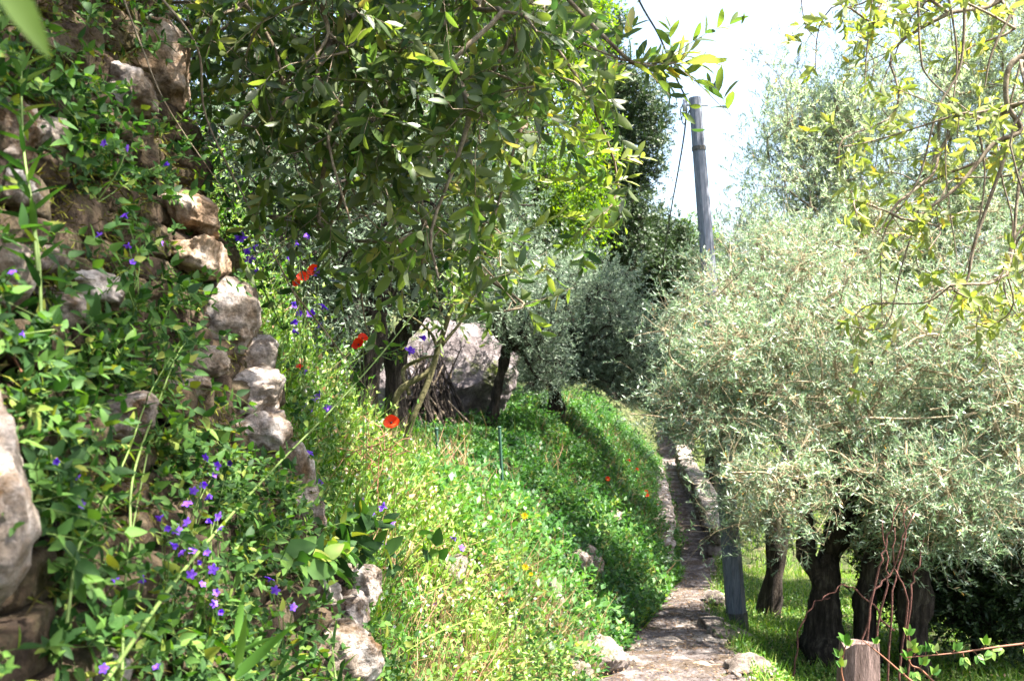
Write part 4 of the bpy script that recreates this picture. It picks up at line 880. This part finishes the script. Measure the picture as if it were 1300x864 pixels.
# sapling with forked stems in front of the boulder
sp = empty('sapling', tuple(ground_at(505,0,5.)), 'thin leaning sapling with forked mossy stems in front of the brushwood', 'sapling')
mb = MB(); g1 = ground_at(500,0,4.8); g2 = ground_at(512,0,4.8)
for pts, r0, r1 in (([g1, at(500,560,4.8), at(505,500,4.8), at(545,470,4.8), at(557,440,4.8)], .022, .012), ([g2, at(515,560,4.8), at(545,480,4.8), at(560,430,4.8), at(580,370,4.8)], .02, .012), ([at(520,500,4.8), at(512,470,4.85), at(535,455,4.8), at(552,452,4.8)], .012, .007), ([at(557,445,4.8), at(545,420,4.8), at(520,400,4.8)], .01,.004), ([at(560,440,4.8), at(590,400,4.8), at(600,360,4.8)], .01,.004)):
    Q, rr = smooth_poly(pts, np.linspace(r0, r1, len(pts)), 6); tube(mb, Q, rr, 8, .5, .08)
mb.build('stems', rough_mat('mossy_bark', [(.3,(.05,.05,.02)),(.7,(.16,.14,.07))], 12, .95, .8, 40), sp)
lb, sb = MB(), MB(); P = np.array([at(570+r_.normal()*26, 375+r_.normal()*18, 4.8+r_.normal()*.15) for _ in range(26)])
twigs(lb, sb, P, rdir(26)+[0,0,.2], .16, 9, .06, .3, 'hi', 'olive', 50, .25, .0015, up=.5); lb.build('foliage', M['big_leaf'], sp); sb.build('twigs', M['twig'], sp)

# ---------------------------------------------------------------- single plants in front of the wall
def in_front(p):
    "keep a stem outside the wall: slide it toward the viewer if it would be inside"
    a, b = topx(p)[0][0], topx(p)[1][0]
    if a > 470 or p[1] > 2.6: return p
    c, Y = wall_pt(a, b); return at(a, b, min(p[1], Y*.9))
def tall_plant(pts, r0, label, leafL, asp, m, cat='weed', mat='creeper', prof='lance', splay=65, curl=.2, whorl=1, name='tall_weed', gap=1., stemmat='stem', t0=.1):
    pts = [in_front(p) for p in pts]; e = empty(name, tuple(pts[0]), label, cat); Q, rr = smooth_poly(pts, np.linspace(r0, r0*.4, len(pts)), 8); sb, lb = MB(), MB(); tube(sb, Q, rr, 6, .6, cap=False)
    L = len(Q)
    for k in range(m):
        t_ = t0+(1-t0)*(k+.5)/m; f = t_*(L-1); i = min(int(f), L-2); p = Q[i]*(1-(f-i))+Q[i+1]*(f-i); T = nrm(Q[i+1]-Q[i]); u = nrm(np.cross(T, [.1,.9,.3])); v = np.cross(T, u)
        for q in range(whorl):
            a = k*2.4+q*2*np.pi/whorl+rng.normal()*.2; th = R(splay)*(1-.5*t_**3); rd = math.cos(a)*u+math.sin(a)*v; d = math.cos(th)*T+math.sin(th)*rd
            sz = leafL*(1-.35*t_)*rng.uniform(.8,1.15); leaves(lb, p[None], d[None], (T+rng.normal(size=3)*.2-rd*.2)[None], sz, sz*asp, 'hi', prof, .12, curl)
    sb.build('stem', M[stemmat], e); lb.build('leaves', M[mat], e); return e
tall_plant([at(48,345,1.55), at(40,260,1.55), at(30,190,1.55), at(27,110,1.55), at(28,85,1.55)], .0028, 'tall weed with narrow whorled leaves, standing before the upper left wall', .07, .16, 34, prof='lance')
tall_plant([at(52,400,1.6), at(50,330,1.6), at(45,290,1.6)], .0025, 'short narrow leaved weed under the tall one at the left edge', .06, .18, 10)
tall_plant([at(130,870,1.75), at(240,715,1.9), at(350,592,2.1), at(430,510,2.3), at(500,430,2.5), at(560,350,2.7), at(602,285,2.8)], .0032, 'long pale green stem slanting up across the wall toward the upper right', .045, .5, 9, prof='ovate', whorl=2)
tall_plant([at(85,790,1.6), at(98,700,1.6), at(120,660,1.65), at(160,580,1.7), at(190,500,1.75), at(225,440,1.8)], .002, 'slim madder stem with whorls of narrow leaves beside the pale rock', .036, .14, 13, whorl=5, splay=70)
tall_plant([at(165,690,1.7), at(170,600,1.7), at(205,500,1.75), at(225,450,1.8), at(240,430,1.8)], .002, 'second slim stem with narrow leaves crossing the middle of the wall', .034, .14, 10, whorl=4, splay=70)
tall_plant([at(155,850,1.7), at(158,760,1.7), at(165,690,1.7), at(190,560,1.75)], .0022, 'upright leafy stem at the lower left before the dark joint', .03, .45, 10, whorl=2, prof='ovate')
tall_plant([at(290,875,1.7), at(300,850,1.7), at(300,810,1.7)], .004, 'clump of broad lance shaped leaves at the bottom left', .12, .16, 10, splay=70, t0=0., mat='lush', curl=.3)
tall_plant([at(345,880,1.9), at(350,860,1.9), at(352,835,1.9)], .003, 'smaller clump of lance shaped leaves beside the bottom left one', .085, .14, 8, splay=70, t0=0., curl=.3)
tall_plant([at(470,880,3.), at(472,820,3.), at(478,770,3.)], .003, 'dark green spear leaved weed in front of the lowest wall stone', .09, .13, 12, splay=60, t0=0.)
tall_plant([at(430,880,2.6), at(425,850,2.6), at(420,800,2.6)], .003, 'spear leaved weed at the foot of the lowest wall stone', .08, .13, 12, splay=60, t0=0.)
tall_plant([at(690,870,3.7), at(680,830,3.7), at(672,795,3.7)], .003, 'pale yellow green upright herb at the bottom, left of the path rocks', .04, .42, 26, whorl=2, prof='ovate', mat='lush')
tall_plant([at(712,870,3.7), at(712,840,3.7), at(708,815,3.7)], .003, 'shorter pale herb beside the bottom path rocks', .035, .42, 20, whorl=2, prof='ovate', mat='lush')
tall_plant([at(655,870,3.7), at(655,850,3.7), at(650,820,3.7)], .003, 'low pale herb left of the upright yellow green one', .04, .42, 20, whorl=2, prof='ovate', mat='lush')
# broad dark leaves hanging over lower stones
for (a, b, D_, s_, lab) in ((425,690,2.4,.075,'cluster of broad dark pointed leaves over the lower stones'),(450,660,2.5,.06,'broad leaf sprig above the dark leaf cluster'),(380,690,2.3,.06,'leafy sprig left of the broad dark leaves'),(520,700,3.1,.05,'dark leaf sprig beside the bright patch')):
    e = empty('broad_leaf_sprig', tuple(in_front(at(a-25,b+50,D_))), lab, 'plant'); lb, sb = MB(), MB(); P = np.array([in_front(at(a+rng.normal()*18, b+rng.normal()*16, D_+rng.normal()*.05)) for _ in range(6)])
    twigs(lb, None, P, rng.normal(size=(6,3))*.5+[.8,-.2,-.2], .06, 4, s_, .62, 'hi', 'ovate', 60, .2, up=1.)
    for p in P: tube(sb, smooth_poly([at(a-25,b+50,D_), (p+at(a-25,b+50,D_))/2+[0,0,.02], p], [.0015]*3, 4)[0], .0013, 4, .5, cap=False)
    lb.build('leaves', M['creeper'], e); sb.build('stem', M['stem'], e)
# wilted leaves over the pale rock
e = empty('wilted_creeper', tuple(at(45,480,1.25)), 'wilted brownish leaves drooping over the right side of the tall pale rock', 'plant'); lb, sb = MB(), MB()
Q = smooth_poly([at(15,450,1.25), at(35,490,1.22), at(48,560,1.22), at(52,680,1.22)], [.002]*4, 6)[0]; tube(sb, Q, .0016, 5, .5, cap=False)
P = Q[rng.integers(2, len(Q), 26)]+rng.normal(size=(26,3))*.006; leaves(lb, P, np.array([.15,-.1,-1.])+rng.normal(size=(26,3))*.35, rdir(26), rng.uniform(.03,.06,26), rng.uniform(.012,.022,26), 'hi', 'ovate', .3, .3)
lb.build('leaves', M['wilt'], e); sb.build('stem', M['redstem'], e)
for pts, r0, lab in (([at(48,560,1.25), at(100,620,1.3), at(160,675,1.35)], .0022, 'dry orange brown stalk slanting down from the pale rock'), ([at(60,545,1.27), at(85,610,1.3), at(105,670,1.3)], .0015, 'thin dry stalk below the slanting orange brown one')):
    mb = MB(); Q, rr = smooth_poly(pts, [r0,r0*.8,r0*.6], 5); tube(mb, Q, rr, 5, .5); setp(mb.build('dry_stalk', M['dry'], loc=Q[0]), lab, 'stalk')
# blurred leaf hanging close to the lens, from a cane outside the frame
e = empty('reed_leaf', tuple(at(-60,-60,.42)), 'pale green leaf blade hanging very close in the upper left corner', 'leaf'); lb = MB()
a0 = at(-5,-35,.42); a1 = at(66,76,.44); leaves(lb, a0[None], (a1-a0)[None], np.array([[.5,-.9,.3]]), np.linalg.norm(a1-a0), .016, 'hi', 'lance', .15, .03, A=np.array([.75]))
lb.build('blade', M['lush'], e); sb = MB(); tube(sb, smooth_poly([a0, at(-30,-60,.42), at(-140,-80,.45), at(-260,300,.5)], [.0015]*4, 5)[0], .0015, 5, .5); sb.build('stalk', M['stem'], e)
# yellow daisies on tall stems
for (fl, root, lab) in (([(666,654),(645,690)], (640,800,4.6), 'tall thin weed with a yellow flower, upper one over the slope'), ([(667,719),(674,728),(650,760)], (655,830,4.6), 'thin weed with small yellow flowers, lower one over the slope')):
    b_ = ground_at(*root); e = empty('yellow_daisy', tuple(b_), lab, 'wildflower'); sb = MB()
    for k, (a, b) in enumerate(fl):
        p = at(a, b, 4.6); tube(sb, smooth_poly([b_, (b_*.5+p*.5)+[.02,0,-.02], p], [.0022,.0018,.0012], 6)[0], .0022, 4, .5, cap=False)
        if k < len(fl)-1 or len(fl) == 3:
            fb = MB(); leaves(fb, np.tile(p, (9,1)), np.array([[math.cos(q*.698), -.25, math.sin(q*.698)] for q in range(9)]), np.tile([0,-1.,.2], (9,1)), .020 if k == 0 else .012, .009, 'mid', curl=.1); fb.build('flower', M['yellow'], e)
    sb.build('stem', M['stem'], e)
# dry reddish stalks by the poppy
e = empty('dry_stalks', tuple(ground_at(480,0,3.6)), 'tangle of dry reddish stalks right under the large poppy', 'dry plant'); sb = MB()
for k in range(34):
    p = at(480+rng.normal()*16, 575+rng.normal()*14, 3.6+rng.normal()*.06); q = p+rng.normal(size=3)*.06; tube(sb, smooth_poly([p, (p+q)/2+rng.normal(size=3)*.02, q], [.002]*3, 4)[0], .0016, 4, .5, cap=False)
tube(sb, smooth_poly([ground_at(480,0,3.6), at(480,600,3.6), at(482,575,3.6)], [.002]*3, 4)[0], .002, 4, .5); sb.build('stalks', M['redstem'], e)

# ---------------------------------------------------------------- right foreground: post, vines, bramble
b_ = ground_at(1088,0,5.); t_ = at(1092,815,5.); e = empty('wooden_post', tuple(b_), 'weathered reddish grey broken wooden post at the bottom right', 'post'); mb = MB()
V = []; 
for (z_, s_) in ((-.1,1.15),(.4,1.05),(.75,1.),(1.,.92)):
    c = b_*(1-z_)+t_*z_
    for (dx, dy) in ((-.1,-.05),(-.05,-.07),(.02,-.072),(.09,-.05),(.1,.05),(0,.06),(-.1,.05)): V.append(c+np.array([dx*s_*1.02, dy*s_, rng.normal()*.025 if z_ == 1. else 0]))
k = 7; mb.add(np.array(V), [[i*k+j, i*k+(j+1)%k, (i+1)*k+(j+1)%k, (i+1)*k+j] for i in range(3) for j in range(k)]); c = t_+[0,0,-.02]; mb.add(np.vstack([V[-7:], c]), None, .5, [[j, (j+1)%k, 7] for j in range(k)])

for j in range(9): p = t_+[rng.uniform(-.08,.08), -.05, -.03]; tube(mb, [p, p+[rng.normal()*.01, 0, rng.uniform(.02,.06)]], [.006,.001], 4, .5)
mb.build('trunk_stub', M['wood'], e, smooth=False)
vines = [([(1085,830),(1110,740),(1125,690),(1140,640)],5.6),([(1100,840),(1120,770),(1128,720),(1122,660)],5.7),([(1125,830),(1130,770),(1145,700),(1150,640)],5.8),([(1140,830),(1150,760),(1135,720),(1160,650)],5.7),([(1080,800),(1105,760),(1130,730),(1140,670)],5.8),
         ([(1003,825),(1015,800),(1032,768),(1055,755)],7.2),([(1135,800),(1100,760),(1070,745),(1040,760)],6.6),([(1160,820),(1155,770),(1165,720),(1170,680)],5.9)]
for i_, (pts, D_) in enumerate(vines):
    P = [at(a, b, D_) for a, b in pts]; P[0][2] = min(P[0][2], G(P[0][0], P[0][1])) if i_ != 6 else P[0][2]
    Q, rr = smooth_poly(P, [.0075,.006,.005,.003], 5); Q[1:] += rng.normal(size=Q[1:].shape)*.010; mb = MB(); tube(mb, Q, rr, 7, .5, .06); setp(mb.build('vine_stem', M['vine'], loc=Q[0]), 'reddish brown woody vine stem climbing in the bundle before the dark olive trunks' if i_ not in (5,6) else ('broken reddish branch propped against the left of the twin olive trunks' if i_ == 5 else 'reddish branch slanting across the twin olive trunks'), 'vine', 'reddish vine stems by the olive trunks')
def bramble(pts, D_, label, n, L_=.055):
    P = [at(a, b, D_) for a, b in pts]; e = empty('bramble_cane', tuple(P[0]), label, 'bramble'); sb, lb = MB(), MB(); Q, rr = smooth_poly(P, np.linspace(.005,.0018,len(P)), 8); tube(sb, Q, rr, 6, .5, .03)
    for k in range(n):
        i = int((k+.7)/n*(len(Q)-1)); p = Q[i]; d = nrm(np.array([rng.normal()*.6, -.3, rng.choice([-.7,.9])])); tube(sb, [p, p+d*.02], .0012, 4, .5)
        for q in (-1,0,1):
            dd = nrm(d+np.array([q*.8,0,.1])); leaves(lb, (p+d*.02)[None], dd[None], np.array([[rng.normal()*.2,-.7,.7]]), L_*(1 if q == 0 else .8), L_*.55, 'hi', 'ovate', .12, .15)
    sb.build('cane', M['redstem'], e); lb.build('leaves', M['lush'], e)
bramble([(1340,812),(1270,820),(1215,828),(1150,834)], 3.4, 'bramble cane with yellow green leaves reaching in from the lower right edge', 12, .04)
bramble([(1165,870),(1150,858),(1120,832),(1095,812)], 3.4, 'bare reddish bramble tip slanting over the broken wooden post', 2, .03)
bramble([(1200,880),(1170,850),(1155,840),(1150,800)], 3.6, 'short leafy bramble sprig right of the broken wooden post', 7, .045)
bramble([(1075,880),(1068,850),(1072,825),(1075,815)], 4.2, 'small bramble shoot with yellow leaves before the left side of the wooden post', 5, .05)
